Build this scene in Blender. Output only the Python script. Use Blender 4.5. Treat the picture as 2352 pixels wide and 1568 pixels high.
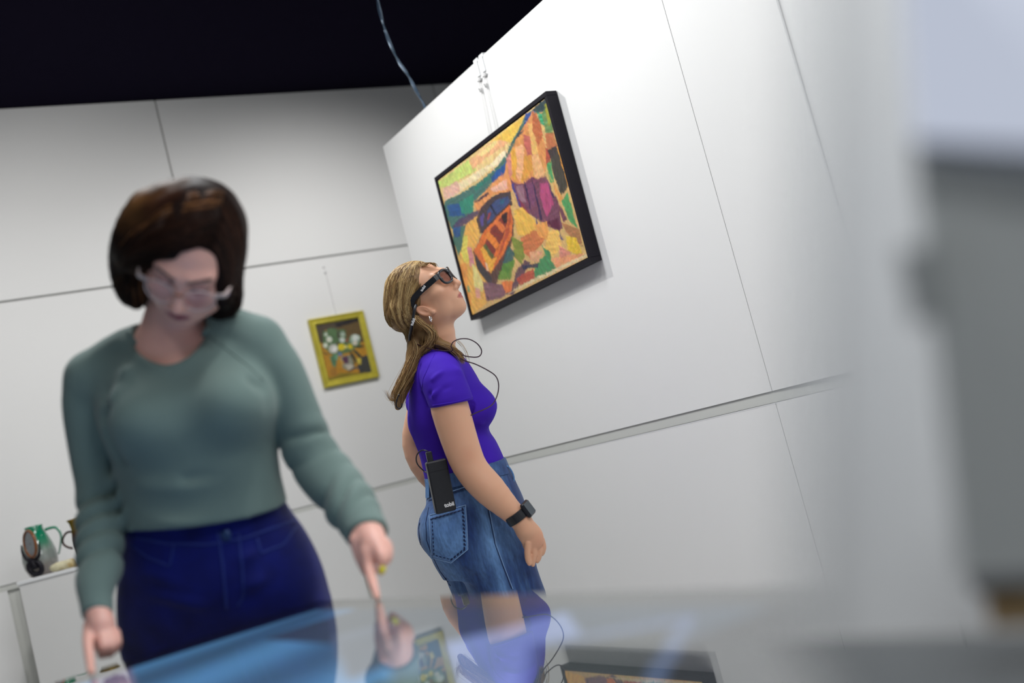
import bpy, math, random
import numpy as np
from mathutils import Vector, Matrix
from mathutils.bvhtree import BVHTree

for o in list(bpy.data.objects):
    bpy.data.objects.remove(o, do_unlink=True)
SC = bpy.context.scene
COL = SC.collection
rng = np.random.default_rng(7)
random.seed(7)

# ------------------------------------------------------------------ camera
EYE = 1.03
FPX = 2556.48
def rot_cam(r, p, y):
    cr, sr, cp, sp, cy, sy = math.cos(r), math.sin(r), math.cos(p), math.sin(p), math.cos(y), math.sin(y)
    Ry = np.array([[cy, sy, 0], [-sy, cy, 0], [0, 0, 1]])
    Rp = np.array([[1, 0, 0], [0, cp, sp], [0, -sp, cp]])
    v = Rp @ Ry
    C = np.array([v[0], -v[2], v[1]])
    return np.array([[cr, -sr, 0], [sr, cr, 0], [0, 0, 1]]) @ C
M = rot_cam(math.radians(-14.6245), math.radians(5.2254), math.radians(-31.5176))
CR, CD, CF = M[0], M[1], M[2]            # camera right, down, forward in world axes
CO = np.array([0.0, 0.0, EYE])
cam_d = bpy.data.cameras.new('camera')
cam_d.sensor_width = 36.0
cam_d.lens = FPX / 2352 * 36.0
cam_d.clip_start = 0.02
cam_d.dof.use_dof = True
cam_d.dof.focus_distance = 3.4
cam_d.dof.aperture_fstop = 1.75
cam = bpy.data.objects.new('camera', cam_d)
COL.objects.link(cam)
mw = Matrix.Identity(4)
for i in range(3):
    mw[i][0] = CR[i]; mw[i][1] = -CD[i]; mw[i][2] = -CF[i]; mw[i][3] = CO[i]
cam.matrix_world = mw
SC.camera = cam

# ------------------------------------------------------------------ world, lights, exposure
SC.view_settings.view_transform = 'Standard'
SC.view_settings.look = 'None'
SC.view_settings.exposure = 0.0
SC.view_settings.gamma = 1.0
SC.view_settings.use_curve_mapping = False
wd = bpy.data.worlds.new('world'); SC.world = wd; wd.use_nodes = True
wd.node_tree.nodes['Background'].inputs[0].default_value = (0.86, 0.92, 1.0, 1)
wd.node_tree.nodes['Background'].inputs[1].default_value = 0.09

def spot(name, loc, target, power, size=0.06, angle=80, blend=0.9, col=(1, 0.985, 0.96)):
    d = bpy.data.lights.new(name, 'SPOT'); d.energy = power; d.shadow_soft_size = size
    d.spot_size = math.radians(angle); d.spot_blend = blend; d.color = col
    o = bpy.data.objects.new(name, d); COL.objects.link(o); o.location = loc
    o.rotation_euler = (Vector(target) - Vector(loc)).to_track_quat('-Z', 'Y').to_euler()
    return o
def area(name, loc, target, power, sx, sy, col=(1, 1, 1)):
    d = bpy.data.lights.new(name, 'AREA'); d.energy = power; d.shape = 'RECTANGLE'; d.size = sx; d.size_y = sy
    d.color = col
    o = bpy.data.objects.new(name, d); COL.objects.link(o); o.location = loc
    o.rotation_euler = (Vector(target) - Vector(loc)).to_track_quat('-Z', 'Y').to_euler()
    return o
# gallery track spots, added fill lamps and soft overhead areas, all out of view
spot('unseen_spot', (1.22, 3.85, 3.1), (2.31, 3.4, 1.5), 66, 0.045, 120, 1.0)
spot('unseen_spot', (0.9, 1.9, 3.3), (2.31, 2.0, 2.0), 52, 0.10, 90, 1.0)
spot('unseen_spot', (2.95, 4.75, 3.35), (2.75, 6.48, 1.4), 92, 0.08, 118, 1.0)
spot('unseen_spot', (0.9, 4.3, 3.4), (1.35, 6.48, 1.4), 98, 0.08, 116, 1.0)
spot('unseen_spot', (-1.0, 3.9, 3.4), (-0.2, 6.48, 1.1), 46, 0.08, 112, 1.0)
spot('unseen_spot', (1.75, 1.0, 3.3), (0.6, 1.95, 1.2), 80, 0.12, 60, 1.0)  # fill spot added to lighten and model the woman in green
spot('unseen_spot', (-0.3, -1.2, 3.2), (0.55, 1.85, 1.4), 62, 0.25, 38, 1.0, (0.97, 0.98, 1.0))  # added fill from behind the camera, brightens her face
area('unseen_area', (0.9, 3.0, 3.45), (0.75, 2.6, 0), 48, 1.2, 0.5, (0.97, 0.99, 1.0))
spot('unseen_spot', (-0.5, -1.0, 3.0), (1.35, 0.55, 1.3), 105, 0.25, 52, 1.0, (0.95, 0.98, 1.0))  # added fill from behind the camera for the near board and sheet
area('unseen_area', (1.5, -1.2, 3.1), (0.55, 0.6, 0.9), 24, 1.2, 0.6, (0.96, 0.98, 1.0))  # added soft fill from behind, lifts the dark board and table
area('unseen_area', (1.3, 0.3, 3.45), (1.4, 0.8, 0), 30, 1.6, 0.6, (0.97, 0.99, 1.0))

# ------------------------------------------------------------------ pixel helpers (2352 x 1568 frame, depth along the view)
def ray(u, v):
    return M.T @ np.array([(u - 1176) / FPX, (v - 784) / FPX, 1.0])
def W(u, v, d):
    return CO + ray(u, v) * d
def onX(u, v, X):
    r = ray(u, v); return CO + r * (X / r[0])
def onY(u, v, Y):
    r = ray(u, v); return CO + r * (Y / r[1])
def onZ(u, v, Z):
    r = ray(u, v); return CO + r * ((Z - EYE) / r[2])
def m2(px, d):
    return px * d / FPX
def nrm(v):
    v = np.asarray(v, float); return v / np.linalg.norm(v)

# ------------------------------------------------------------------ object helpers
def tag(o, label=None, cat=None, group=None, kind=None):
    if label: o['label'] = label
    if cat: o['category'] = cat
    if group: o['group'] = group
    if kind: o['kind'] = kind
    return o
def empty(name, loc, label=None, cat=None, group=None, kind=None):
    o = bpy.data.objects.new(name, None); COL.objects.link(o); o.location = loc
    o.empty_display_size = 0.05
    return tag(o, label, cat, group, kind)
def srgb(h):
    h = h.lstrip('#'); c = [int(h[i:i + 2], 16) / 255 for i in (0, 2, 4)]
    return tuple((x / 12.92 if x <= 0.04045 else ((x + 0.055) / 1.055) ** 2.4) for x in c)
def mkobj(name, V, F, mat=None, parent=None, smooth=False, col=None, label=None, kind=None, data=None):
    """V (N,3) world coordinates, F list of faces or (M,4)/(M,3) array"""
    if data is None:
        V = np.asarray(V, np.float64)
        off = np.array(parent_world(parent)) if parent is not None else np.zeros(3)
        Vl = V - off
        me = bpy.data.meshes.new(name)
        if isinstance(F, np.ndarray):
            nf, k = F.shape
            me.vertices.add(len(Vl)); me.vertices.foreach_set('co', Vl.astype(np.float32).ravel())
            me.loops.add(nf * k); me.loops.foreach_set('vertex_index', F.astype(np.int32).ravel())
            me.polygons.add(nf); me.polygons.foreach_set('loop_start', np.arange(0, nf * k, k, dtype=np.int32))
            me.update(calc_edges=True); me.validate()
        else:
            me.from_pydata([tuple(v) for v in Vl], [], F); me.update()
        if smooth:
            me.polygons.foreach_set('use_smooth', np.ones(len(me.polygons), bool))
        if col is not None:
            at = me.color_attributes.new('Col', 'FLOAT_COLOR', 'POINT')
            c4 = np.ones((len(V), 4), np.float32); c4[:, :3] = col
            at.data.foreach_set('color', c4.ravel())
        if mat: me.materials.append(mat)
    else:
        me = data
    o = bpy.data.objects.new(name, me); COL.objects.link(o)
    if parent is not None: o.parent = parent
    if label: o['label'] = label
    if kind: o['kind'] = kind
    return o
def parent_world(p):
    t = np.zeros(3)
    while p is not None:
        t = t + np.array(p.location); p = p.parent
    return t

class MB:
    """collects simple solids into one mesh"""
    def __init__(s): s.V = []; s.F = []
    def add(s, V, F):
        n = len(s.V); s.V += [tuple(v) for v in V]; s.F += [tuple(i + n for i in f) for f in F]
        return s
    def box(s, lo, hi, frame=None, org=(0, 0, 0), bev=0.0):
        """box in a frame (rows = axes); bev chamfers all edges"""
        lo = np.array(lo, float); hi = np.array(hi, float)
        if bev <= 0:
            pts = [[(lo, hi)[i][0], (lo, hi)[j][1], (lo, hi)[k][2]] for i in (0, 1) for j in (0, 1) for k in (0, 1)]
            F = [(0, 1, 3, 2), (4, 6, 7, 5), (0, 4, 5, 1), (2, 3, 7, 6), (0, 2, 6, 4), (1, 5, 7, 3)]
        else:
            b = bev; pts = []; idx = {}
            for i in (0, 1):
                for j in (0, 1):
                    for k in (0, 1):
                        for ax in range(3):
                            q = []
                            for a, sgn in enumerate((i, j, k)):
                                e = (lo, hi)[sgn][a]
                                if a != ax: e += b if sgn == 0 else -b
                                q.append(e)
                            idx[(i, j, k, ax)] = len(pts); pts.append(q)
            F = []
            for ax in range(3):
                o1, o2 = [a for a in range(3) if a != ax]
                for sd in (0, 1):
                    f = []
                    for (p, q) in ((0, 0), (1, 0), (1, 1), (0, 1)):
                        c = [0, 0, 0]; c[ax] = sd; c[o1] = p; c[o2] = q
                        f.append(idx[(*c, ax)])
                    F.append(tuple(f))
            for ax in range(3):
                o1, o2 = [a for a in range(3) if a != ax]
                for p in (0, 1):
                    for q in (0, 1):
                        c0 = [0, 0, 0]; c1 = [0, 0, 0]
                        c0[ax] = 0; c1[ax] = 1
                        for c in (c0, c1): c[o1] = p; c[o2] = q
                        F.append((idx[(*c0, o1)], idx[(*c1, o1)], idx[(*c1, o2)], idx[(*c0, o2)]))
            for i in (0, 1):
                for j in (0, 1):
                    for k in (0, 1):
                        F.append((idx[(i, j, k, 0)], idx[(i, j, k, 1)], idx[(i, j, k, 2)]))
        pts = np.array(pts)
        if frame is not None: pts = pts @ np.array(frame)
        pts = pts + np.array(org)
        return s.add(pts, F)
    def tube(s, P, r, n=8, caps=True):
        P = np.array(P, float); r = np.broadcast_to(np.array(r, float), (len(P),))
        T = np.gradient(P, axis=0); T /= np.linalg.norm(T, axis=1)[:, None] + 1e-12
        up = np.array([0.0, 0, 1.0]) if abs(T[0][2]) < 0.9 else np.array([1.0, 0, 0])
        N = np.cross(T[0], up); N /= np.linalg.norm(N)
        V = []
        for i in range(len(P)):
            N = N - T[i] * (N @ T[i]); N /= np.linalg.norm(N) + 1e-12
            B = np.cross(T[i], N)
            for k in range(n):
                a = 2 * math.pi * k / n
                V.append(P[i] + r[i] * (math.cos(a) * N + math.sin(a) * B))
        F = [(i * n + k, i * n + (k + 1) % n, (i + 1) * n + (k + 1) % n, (i + 1) * n + k) for i in range(len(P) - 1) for k in range(n)]
        if caps: F += [tuple(range(n))[::-1], tuple((len(P) - 1) * n + k for k in range(n))]
        return s.add(V, F)
    def lathe(s, prof, org, axis=(0, 0, 1), n=32):
        A = nrm(axis); U = nrm(np.cross(A, (0.3, 1, 0.1))); Wv = np.cross(A, U)
        V = []
        for r, h in prof:
            for k in range(n):
                a = 2 * math.pi * k / n
                V.append(np.array(org) + A * h + r * (math.cos(a) * U + math.sin(a) * Wv))
        F = [(i * n + k, i * n + (k + 1) % n, (i + 1) * n + (k + 1) % n, (i + 1) * n + k) for i in range(len(prof) - 1) for k in range(n)]
        F += [tuple(range(n))[::-1], tuple((len(prof) - 1) * n + k for k in range(n))]
        return s.add(V, F)
    def build(s, name, mat, parent=None, smooth=False, label=None, kind=None, autosmooth=False):
        o = mkobj(name, np.array(s.V), s.F, mat, parent, smooth, None, label, kind)
        import bmesh
        bm = bmesh.new(); bm.from_mesh(o.data); bmesh.ops.recalc_face_normals(bm, faces=bm.faces[:]); bm.to_mesh(o.data); bm.free()
        if autosmooth:
            o.data.polygons.foreach_set('use_smooth', np.ones(len(o.data.polygons), bool))
            for e in o.data.edges: pass
            try: o.data.set_sharp_from_angle(angle=math.radians(40))
            except Exception: pass
        return o
def smooth_path(P, k=8):
    """Catmull-Rom through the points"""
    P = np.array(P, float); Q = np.vstack([2 * P[0] - P[1], P, 2 * P[-1] - P[-2]]); out = []
    for i in range(1, len(Q) - 2):
        for t in np.linspace(0, 1, k, endpoint=False):
            a, b, c, d = Q[i - 1], Q[i], Q[i + 1], Q[i + 2]
            out.append(0.5 * ((2 * b) + (-a + c) * t + (2 * a - 5 * b + 4 * c - d) * t * t + (-a + 3 * b - 3 * c + d) * t ** 3))
    out.append(P[-1]); return np.array(out)
def thing_mesh(o, label, cat, group=None): return tag(o, label, cat, group)

# ------------------------------------------------------------------ materials
def mat(name, color=(0.8, 0.8, 0.8), rough=0.5, metal=0.0, noise=None, bump=None, vcol=False, sss=0.0, spec=0.5,
        coat=0.0, trans=0.0, ior=1.5, aniso=0.0, sheen=0.0, ramp=None, emit=None, alpha=1.0):
    """noise=(scale, amount, stretch xyz) varies the value; bump=(scale, strength, dist)"""
    if isinstance(color, str): color = srgb(color)
    m = bpy.data.materials.new(name); m.use_nodes = True
    nt = m.node_tree; b = nt.nodes['Principled BSDF']; L = nt.links
    b.inputs['Base Color'].default_value = (*color, 1)
    b.inputs['Roughness'].default_value = rough; b.inputs['Metallic'].default_value = metal
    b.inputs['IOR'].default_value = ior
    b.inputs['Specular IOR Level'].default_value = spec
    b.inputs['Coat Weight'].default_value = coat; b.inputs['Transmission Weight'].default_value = trans
    b.inputs['Sheen Weight'].default_value = sheen; b.inputs['Alpha'].default_value = alpha
    if sss:
        b.inputs['Subsurface Weight'].default_value = sss
        b.inputs['Subsurface Radius'].default_value = (0.012, 0.005, 0.003)
        b.inputs['Subsurface Scale'].default_value = 0.6
    if aniso: b.inputs['Anisotropic'].default_value = aniso
    if emit:
        b.inputs['Emission Color'].default_value = (*emit[0], 1); b.inputs['Emission Strength'].default_value = emit[1]
    tc = nt.nodes.new('ShaderNodeTexCoord')
    src = None
    if vcol:
        a = nt.nodes.new('ShaderNodeAttribute'); a.attribute_name = 'Col'; src = a.outputs['Color']
    if noise:
        sc, am, st = noise
        mp = nt.nodes.new('ShaderNodeMapping'); mp.inputs['Scale'].default_value = st
        L.new(tc.outputs['Object'], mp.inputs['Vector'])
        nz = nt.nodes.new('ShaderNodeTexNoise'); nz.inputs['Scale'].default_value = sc; nz.inputs['Detail'].default_value = 6
        L.new(mp.outputs[0], nz.inputs['Vector'])
        mr = nt.nodes.new('ShaderNodeMapRange'); mr.inputs['From Min'].default_value = 0.3; mr.inputs['From Max'].default_value = 0.7
        mr.inputs['To Min'].default_value = 1 - am; mr.inputs['To Max'].default_value = 1 + am
        L.new(nz.outputs['Fac'], mr.inputs['Value'])
        mx = nt.nodes.new('ShaderNodeVectorMath'); mx.operation = 'SCALE'
        if src: L.new(src, mx.inputs[0])
        else: mx.inputs[0].default_value = color
        L.new(mr.outputs[0], mx.inputs['Scale'])
        src = mx.outputs[0]
    if src: L.new(src, b.inputs['Base Color'])
    if bump:
        nz2 = nt.nodes.new('ShaderNodeTexNoise'); nz2.inputs['Scale'].default_value = bump[0]; nz2.inputs['Detail'].default_value = 4
        L.new(tc.outputs['Object'], nz2.inputs['Vector'])
        bp = nt.nodes.new('ShaderNodeBump'); bp.inputs['Strength'].default_value = bump[1]; bp.inputs['Distance'].default_value = bump[2]
        L.new(nz2.outputs['Fac'], bp.inputs['Height']); L.new(bp.outputs[0], b.inputs['Normal'])
    return m

MT = {}
MT['wall'] = mat('wall_paint', (0.80, 0.80, 0.795), 0.55, noise=(1.2, 0.012, (1, 1, 1)), bump=(220, 0.06, 0.001))
MT['groove'] = mat('groove_grey', (0.60, 0.61, 0.58), 0.6)
MT['ceil'] = mat('ceiling_black', (0.012, 0.0100, 0.021), 0.9, spec=0.0)
MT['floor'] = mat('floor_grey', (0.46, 0.47, 0.47), 0.35, noise=(3, 0.05, (1, 1, 1)))
MT['black'] = mat('black_satin', (0.007, 0.006, 0.011), 0.5, spec=.3, noise=(40, 0.1, (1, 1, 1)))
MT['blackp'] = mat('black_plastic', (0.012, 0.013, 0.018), 0.35, noise=(60, 0.1, (1, 1, 1)))
MT['whitep'] = mat('white_plastic', (0.82, 0.83, 0.84), 0.35)
MT['print'] = mat('white_print', (0.85, 0.85, 0.88), 0.5)
MT['steel'] = mat('steel', (0.55, 0.57, 0.6), 0.3, 1.0)
MT['silver'] = mat('silver', (0.85, 0.85, 0.86), 0.18, 1.0)
MT['cordmaroon'] = mat('cord_dark_maroon', (0.035, 0.008, 0.02), 0.45)
MT['line'] = mat('hanging_line', (0.62, 0.62, 0.62), 0.4)

# ------------------------------------------------------------------ signed-distance modelling kit
def smin(a, b, k):
    if k <= 0: return np.minimum(a, b)
    h = np.maximum(k - np.abs(a - b), 0) / k
    return np.minimum(a, b) - h * h * k * 0.25
def smax(a, b, k): return -smin(-a, -b, k)
class Field:
    def __init__(s): s.p = []
    def _add(s, f, lo, hi, op, k, m=0.0): s.p.append((f, np.array(lo, float) - m, np.array(hi, float) + m, op, k)); return s
    def cap(s, a, b, ra, rb, k=0.01, op='u'):
        a = np.array(a, float); b = np.array(b, float); ab = b - a; L2 = max(ab @ ab, 1e-12); r = max(ra, rb)
        def f(P):
            t = np.clip((P - a) @ ab / L2, 0, 1)
            return np.linalg.norm(P - a - t[:, None] * ab, axis=1) - (ra + (rb - ra) * t)
        return s._add(f, np.minimum(a, b) - r, np.maximum(a, b) + r, op, k)
    def chain(s, pts, k=0.012, op='u', sub=3):
        """pts: list of (pos, radius), smoothed"""
        P = np.array([list(p) + [r] for p, r in pts], float)
        Q = smooth_path(P, sub) if len(P) > 2 else P
        segs = [(Q[i, :3], Q[i + 1, :3], Q[i, 3], Q[i + 1, 3]) for i in range(len(Q) - 1)]
        r = Q[:, 3].max()
        def f(X):
            d = None
            for a, b, ra, rb in segs:
                ab = b - a; L2 = max(ab @ ab, 1e-12)
                t = np.clip((X - a) @ ab / L2, 0, 1)
                e = np.linalg.norm(X - a - t[:, None] * ab, axis=1) - (ra + (rb - ra) * t)
                d = e if d is None else np.minimum(d, e)
            return d
        return s._add(f, Q[:, :3].min(0) - r, Q[:, :3].max(0) + r, op, k)
    def ell(s, c, r, frame=None, k=0.01, op='u'):
        c = np.array(c, float); r = np.array(r, float) * np.ones(3); Fm = np.eye(3) if frame is None else np.array(frame)
        def f(P):
            q = (P - c) @ Fm.T
            k0 = np.linalg.norm(q / r, axis=1); k1 = np.linalg.norm(q / (r * r), axis=1) + 1e-9
            return k0 * (k0 - 1) / k1
        e = np.sqrt(((Fm.T * r) ** 2).sum(1))
        return s._add(f, c - e, c + e, op, k)
    def rbox(s, c, h, frame=None, r=0.005, k=0.005, op='u'):
        c = np.array(c, float); h = np.array(h, float); Fm = np.eye(3) if frame is None else np.array(frame)
        def f(P):
            q = np.abs((P - c) @ Fm.T) - (h - r)
            return np.linalg.norm(np.maximum(q, 0), axis=1) + np.minimum(q.max(1), 0) - r
        e = np.abs(Fm.T * h).sum(1)
        return s._add(f, c - e, c + e, op, k)
    def loft(s, rows, k=0.02, op='u', p=2.0, S=None):
        """rows: (center xyz, radius side, radius depth); image-plane side axis unless S given"""
        C = np.array([r[0] for r in rows], float); RS = np.array([r[1] for r in rows]); RD = np.array([r[2] for r in rows])
        A = nrm(C[-1] - C[0]); Sd = CR if S is None else np.array(S, float)
        Sd = nrm(Sd - A * (Sd @ A)); D = np.cross(A, Sd)
        T = (C - C[0]) @ A; cs = (C - C[0]) @ Sd; cd = (C - C[0]) @ D
        # resample smoothly
        Q = smooth_path(np.stack([T, cs, cd, RS, RD], 1), 6)
        T, cs, cd, RS, RD = Q.T
        o = np.argsort(T); T, cs, cd, RS, RD = T[o], cs[o], cd[o], RS[o], RD[o]
        def f(P):
            q = P - C[0]; t = q @ A; x = q @ Sd; y = q @ D
            tt = np.clip(t, T[0], T[-1])
            rs = np.interp(tt, T, RS); rd = np.interp(tt, T, RD)
            x = np.abs(x - np.interp(tt, T, cs)); y = np.abs(y - np.interp(tt, T, cd))
            if p == 2.0:
                k0 = np.sqrt((x / rs) ** 2 + (y / rd) ** 2); k1 = np.sqrt((x / rs ** 2) ** 2 + (y / rd ** 2) ** 2) + 1e-6
            else:
                k0 = ((x / rs) ** p + (y / rd) ** p) ** (1 / p)
                k1 = np.sqrt((x / rs ** 2) ** 2 + (y / rd ** 2) ** 2) / np.sqrt((x / rs) ** 2 + (y / rd) ** 2 + 1e-9) * k0 + 1e-6
            d = k0 * (k0 - 1) / k1
            e = np.maximum(np.maximum(T[0] - t, t - T[-1]), -1)
            return np.where(e > 0, np.sqrt(np.maximum(d, 0) ** 2 + e * e), np.maximum(d, e))
        R = np.maximum(RS, RD)
        cen = C[0] + T[:, None] * A + cs[:, None] * Sd + cd[:, None] * D
        return s._add(f, (cen - R[:, None]).min(0), (cen + R[:, None]).max(0), op, k)
    def plane(s, pt, n, k=0.004, op='cut'):
        """removes everything on the side n points to"""
        pt = np.array(pt, float); n = nrm(n)
        def f(P): return (P - pt) @ n
        return s._add(f, (-9, -9, -9), (9, 9, 9), op, k)
    def disp(s, fn, lo=(-9, -9, -9), hi=(9, 9, 9)): return s._add(fn, lo, hi, 'd', 0)
    def wrinkle(s, a, b, w, amp, bend=None):
        """raised (amp>0) or sunk (amp<0) soft ridge along a-b"""
        a = np.array(a, float); b = np.array(b, float)
        pts = smooth_path([a, np.array(bend, float), b], 5) if bend is not None else np.array([a, b])
        def f(P):
            d = None
            for i in range(len(pts) - 1):
                ab = pts[i + 1] - pts[i]; t = np.clip((P - pts[i]) @ ab / (ab @ ab + 1e-12), 0, 1)
                e = np.linalg.norm(P - pts[i] - t[:, None] * ab, axis=1); d = e if d is None else np.minimum(d, e)
            return -amp * np.exp(-(d / w) ** 2)
        return s._add(f, np.minimum(a, b) - 3 * w, np.maximum(a, b) + 3 * w, 'd', 0)
    def ev(s, P, prims=None):
        d = np.full(len(P), 0.15)
        for f, lo, hi, op, k in (s.p if prims is None else prims):
            if op == 'u': d = smin(d, f(P), k)
            elif op == 's': d = smax(d, -f(P), k)
            elif op == 'i' or op == 'cut': d = smax(d, f(P), k)
            else:
                d = d + f(P)
        return d
    def bounds(s):
        lo = np.min([p[1] for p in s.p if p[3] == 'u'], 0); hi = np.max([p[2] for p in s.p if p[3] == 'u'], 0)
        return lo, hi
    def mesh(s, h, n=16, smooth=2):
        lo, hi = s.bounds(); lo = lo - 0.03; hi = hi + 0.03
        bs = n * h
        nb = np.ceil((hi - lo) / bs).astype(int)
        gi = np.stack(np.meshgrid(*[np.arange(m) for m in nb], indexing='ij'), -1).reshape(-1, 3)
        cen = lo + (gi + 0.5) * bs
        dc = s.ev(cen)
        act = gi[np.abs(dc) < bs * 0.866 * 1.35 + 0.012]
        ax = np.arange(-1, n + 1)
        L = np.stack(np.meshgrid(ax, ax, ax, indexing='ij'), -1).reshape(-1, 3)
        keys = []; verts = []; faces = []
        big = np.int64(1 << 20)
        def key(I): return (I[:, 0].astype(np.int64) * big + I[:, 1]) * big + I[:, 2]
        m = n + 2
        corner = [(i, j, k) for i in (0, 1) for j in (0, 1) for k in (0, 1)]
        edges = [(a, b) for a in range(8) for b in range(a + 1, 8) if sum(abs(np.array(corner[a]) - np.array(corner[b]))) == 1]
        for g in act:
            blo = lo + g * bs - 2 * h; bhi = blo + bs + 4 * h
            pr = [q for q in s.p if np.all(q[1] - 0.03 < bhi) and np.all(q[2] + 0.03 > blo)]
            if not any(q[3] == 'u' for q in pr): continue
            gl = L + g * n
            P = lo + gl * h
            D = s.ev(P, pr)
            if D.min() > 0 or D.max() < 0: continue
            D = D.reshape(m, m, m); sg = D < 0
            c = m - 1
            cv = [D[i:i + c, j:j + c, k:k + c] for i, j, k in corner]
            cs_ = [sg[i:i + c, j:j + c, k:k + c] for i, j, k in corner]
            cnt = sum(x.astype(np.int8) for x in cs_)
            mk = (cnt > 0) & (cnt < 8)
            if not mk.any(): continue
            idx = np.argwhere(mk)
            vals = [x[mk] for x in cv]
            acc = np.zeros((len(idx), 3)); w = np.zeros(len(idx))
            for a, b in edges:
                va, vb = vals[a], vals[b]; cr = (va < 0) != (vb < 0)
                t = np.where(cr, va / np.where(cr, va - vb, 1), 0)
                pa = np.array(corner[a]); pb = np.array(corner[b])
                acc += cr[:, None] * (pa + t[:, None] * (pb - pa)); w += cr
            pos = acc / w[:, None]
            gidx = idx - 1 + g * n
            keys.append(key(gidx)); verts.append(lo + (gidx + pos) * h)
            # faces for owned edges: start nodes 0..n-1 -> array index 1..n
            for axn in range(3):
                o1, o2 = [(1, 2), (2, 0), (0, 1)][axn]
                s0 = sg[1:n + 1, 1:n + 1, 1:n + 1]
                sl = [slice(1, n + 1)] * 3; sl[axn] = slice(2, n + 2)
                s1 = sg[tuple(sl)]
                cr = np.argwhere(s0 != s1)
                if len(cr) == 0: continue
                inside0 = s0[s0 != s1]
                base = cr + g * n      # node index = cell index
                e1 = np.zeros(3, int); e1[o1] = 1; e2 = np.zeros(3, int); e2[o2] = 1
                q = np.stack([key(base), key(base - e1), key(base - e1 - e2), key(base - e2)], 1)
                q[~inside0] = q[~inside0][:, ::-1]
                faces.append(q)
        K = np.concatenate(keys); V = np.concatenate(verts); Fk = np.concatenate(faces)
        uk, first = np.unique(K, return_index=True)
        V = V[first]
        Fi = np.searchsorted(uk, Fk); Fi = np.clip(Fi, 0, len(uk) - 1)
        ok = np.all(uk[Fi] == Fk, axis=1); F = Fi[ok]
        lab = np.arange(len(V))
        for _ in range(200):
            m_ = lab[F].min(1); nl = lab.copy()
            for c_ in range(4): np.minimum.at(nl, F[:, c_], m_)
            nl = nl[nl]; nl = nl[nl]
            if (nl == lab).all(): break
            lab = nl
        cnt_ = np.bincount(lab, minlength=len(V)); keep = lab == np.argmax(cnt_)
        idx_ = np.cumsum(keep) - 1; F = idx_[F[keep[F[:, 0]]]]; V = V[keep]
        V = relax(V, F, smooth)
        return V, F
def relax(V, F, it):
    if it <= 0: return V
    a = F.ravel(); b = np.roll(F, -1, axis=1).ravel()
    i = np.concatenate([a, b]); j = np.concatenate([b, a]); n = len(V)
    cnt = np.bincount(i, minlength=n).astype(float); cnt[cnt == 0] = 1
    for t in range(it):
        for lam in (0.5, -0.42) if it > 1 else (0.5,):
            avg = np.stack([np.bincount(i, weights=V[j, c], minlength=n) for c in range(3)], 1) / cnt[:, None]
            V = V + lam * (avg - V)
    return V
def vnoise(P, s, seed=0):
    """cheap smooth pseudo-noise, about -1..1"""
    r = np.random.default_rng(seed); o = np.zeros(len(P))
    for i in range(5):
        d = r.normal(size=3); d /= np.linalg.norm(d); ph = r.uniform(0, 6.28)
        o += np.sin(P @ d * s * r.uniform(0.7, 1.5) + ph + 1.3 * np.sin(P @ np.roll(d, 1) * s * 0.7 + ph * 2))
    return o / 3.2
def bvh(o):
    off = parent_world(o)
    me = o.data; vs = [Vector(np.array(v.co) + off) for v in me.vertices]
    return BVHTree.FromPolygons(vs, [tuple(p.vertices) for p in me.polygons])
def surf(T, u, v, lift=0.0, dmin=0.2):
    """point where the sight line through a pixel meets the surface, lifted along the normal"""
    d = Vector(nrm(ray(u, v))); hit = T.ray_cast(Vector(CO) + d * dmin, d)
    if hit[0] is None: return None
    n = hit[1] if hit[1].dot(d) < 0 else -hit[1]
    return np.array(hit[0] + n * lift)
def surfline(T, pts, lift, step=6, closed=False):
    pts = np.array(pts, float)
    if closed: pts = np.vstack([pts, pts[:1]])
    out = []
    for i in range(len(pts) - 1):
        k = max(1, int(np.hypot(*(pts[i + 1] - pts[i])) / step))
        for t in range(k):
            q = pts[i] + (pts[i + 1] - pts[i]) * t / k
            s = surf(T, q[0], q[1], lift)
            if s is not None: out.append(s)
    s = surf(T, *pts[-1], lift)
    if s is not None: out.append(s)
    return np.array(out)
def patch(T, quadpts, lift, nu=10, nv=10):
    """thin patch laid on a surface, quad corners in pixels (tl,tr,br,bl)"""
    q = np.array(quadpts, float); V = []; 
    for j in range(nv + 1):
        for i in range(nu + 1):
            a, b = i / nu, j / nv
            p = (q[0] * (1 - a) + q[1] * a) * (1 - b) + (q[3] * (1 - a) + q[2] * a) * b
            s = surf(T, p[0], p[1], lift)
            V.append(s)
    good = [x for x in V if x is not None]
    pix = [((q[0] * (1 - i / nu) + q[1] * i / nu) * (1 - j / nv) + (q[3] * (1 - i / nu) + q[2] * i / nu) * j / nv) for j in range(nv + 1) for i in range(nu + 1)]
    gp_ = np.array([p for p, x in zip(pix, V) if x is not None]); ga = np.array(good)
    V = [x if x is not None else ga[np.argmin(((gp_ - p) ** 2).sum(1))] for p, x in zip(pix, V)]
    F = [(j * (nu + 1) + i, j * (nu + 1) + i + 1, (j + 1) * (nu + 1) + i + 1, (j + 1) * (nu + 1) + i) for j in range(nv) for i in range(nu)]
    return np.array(V), F
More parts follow.
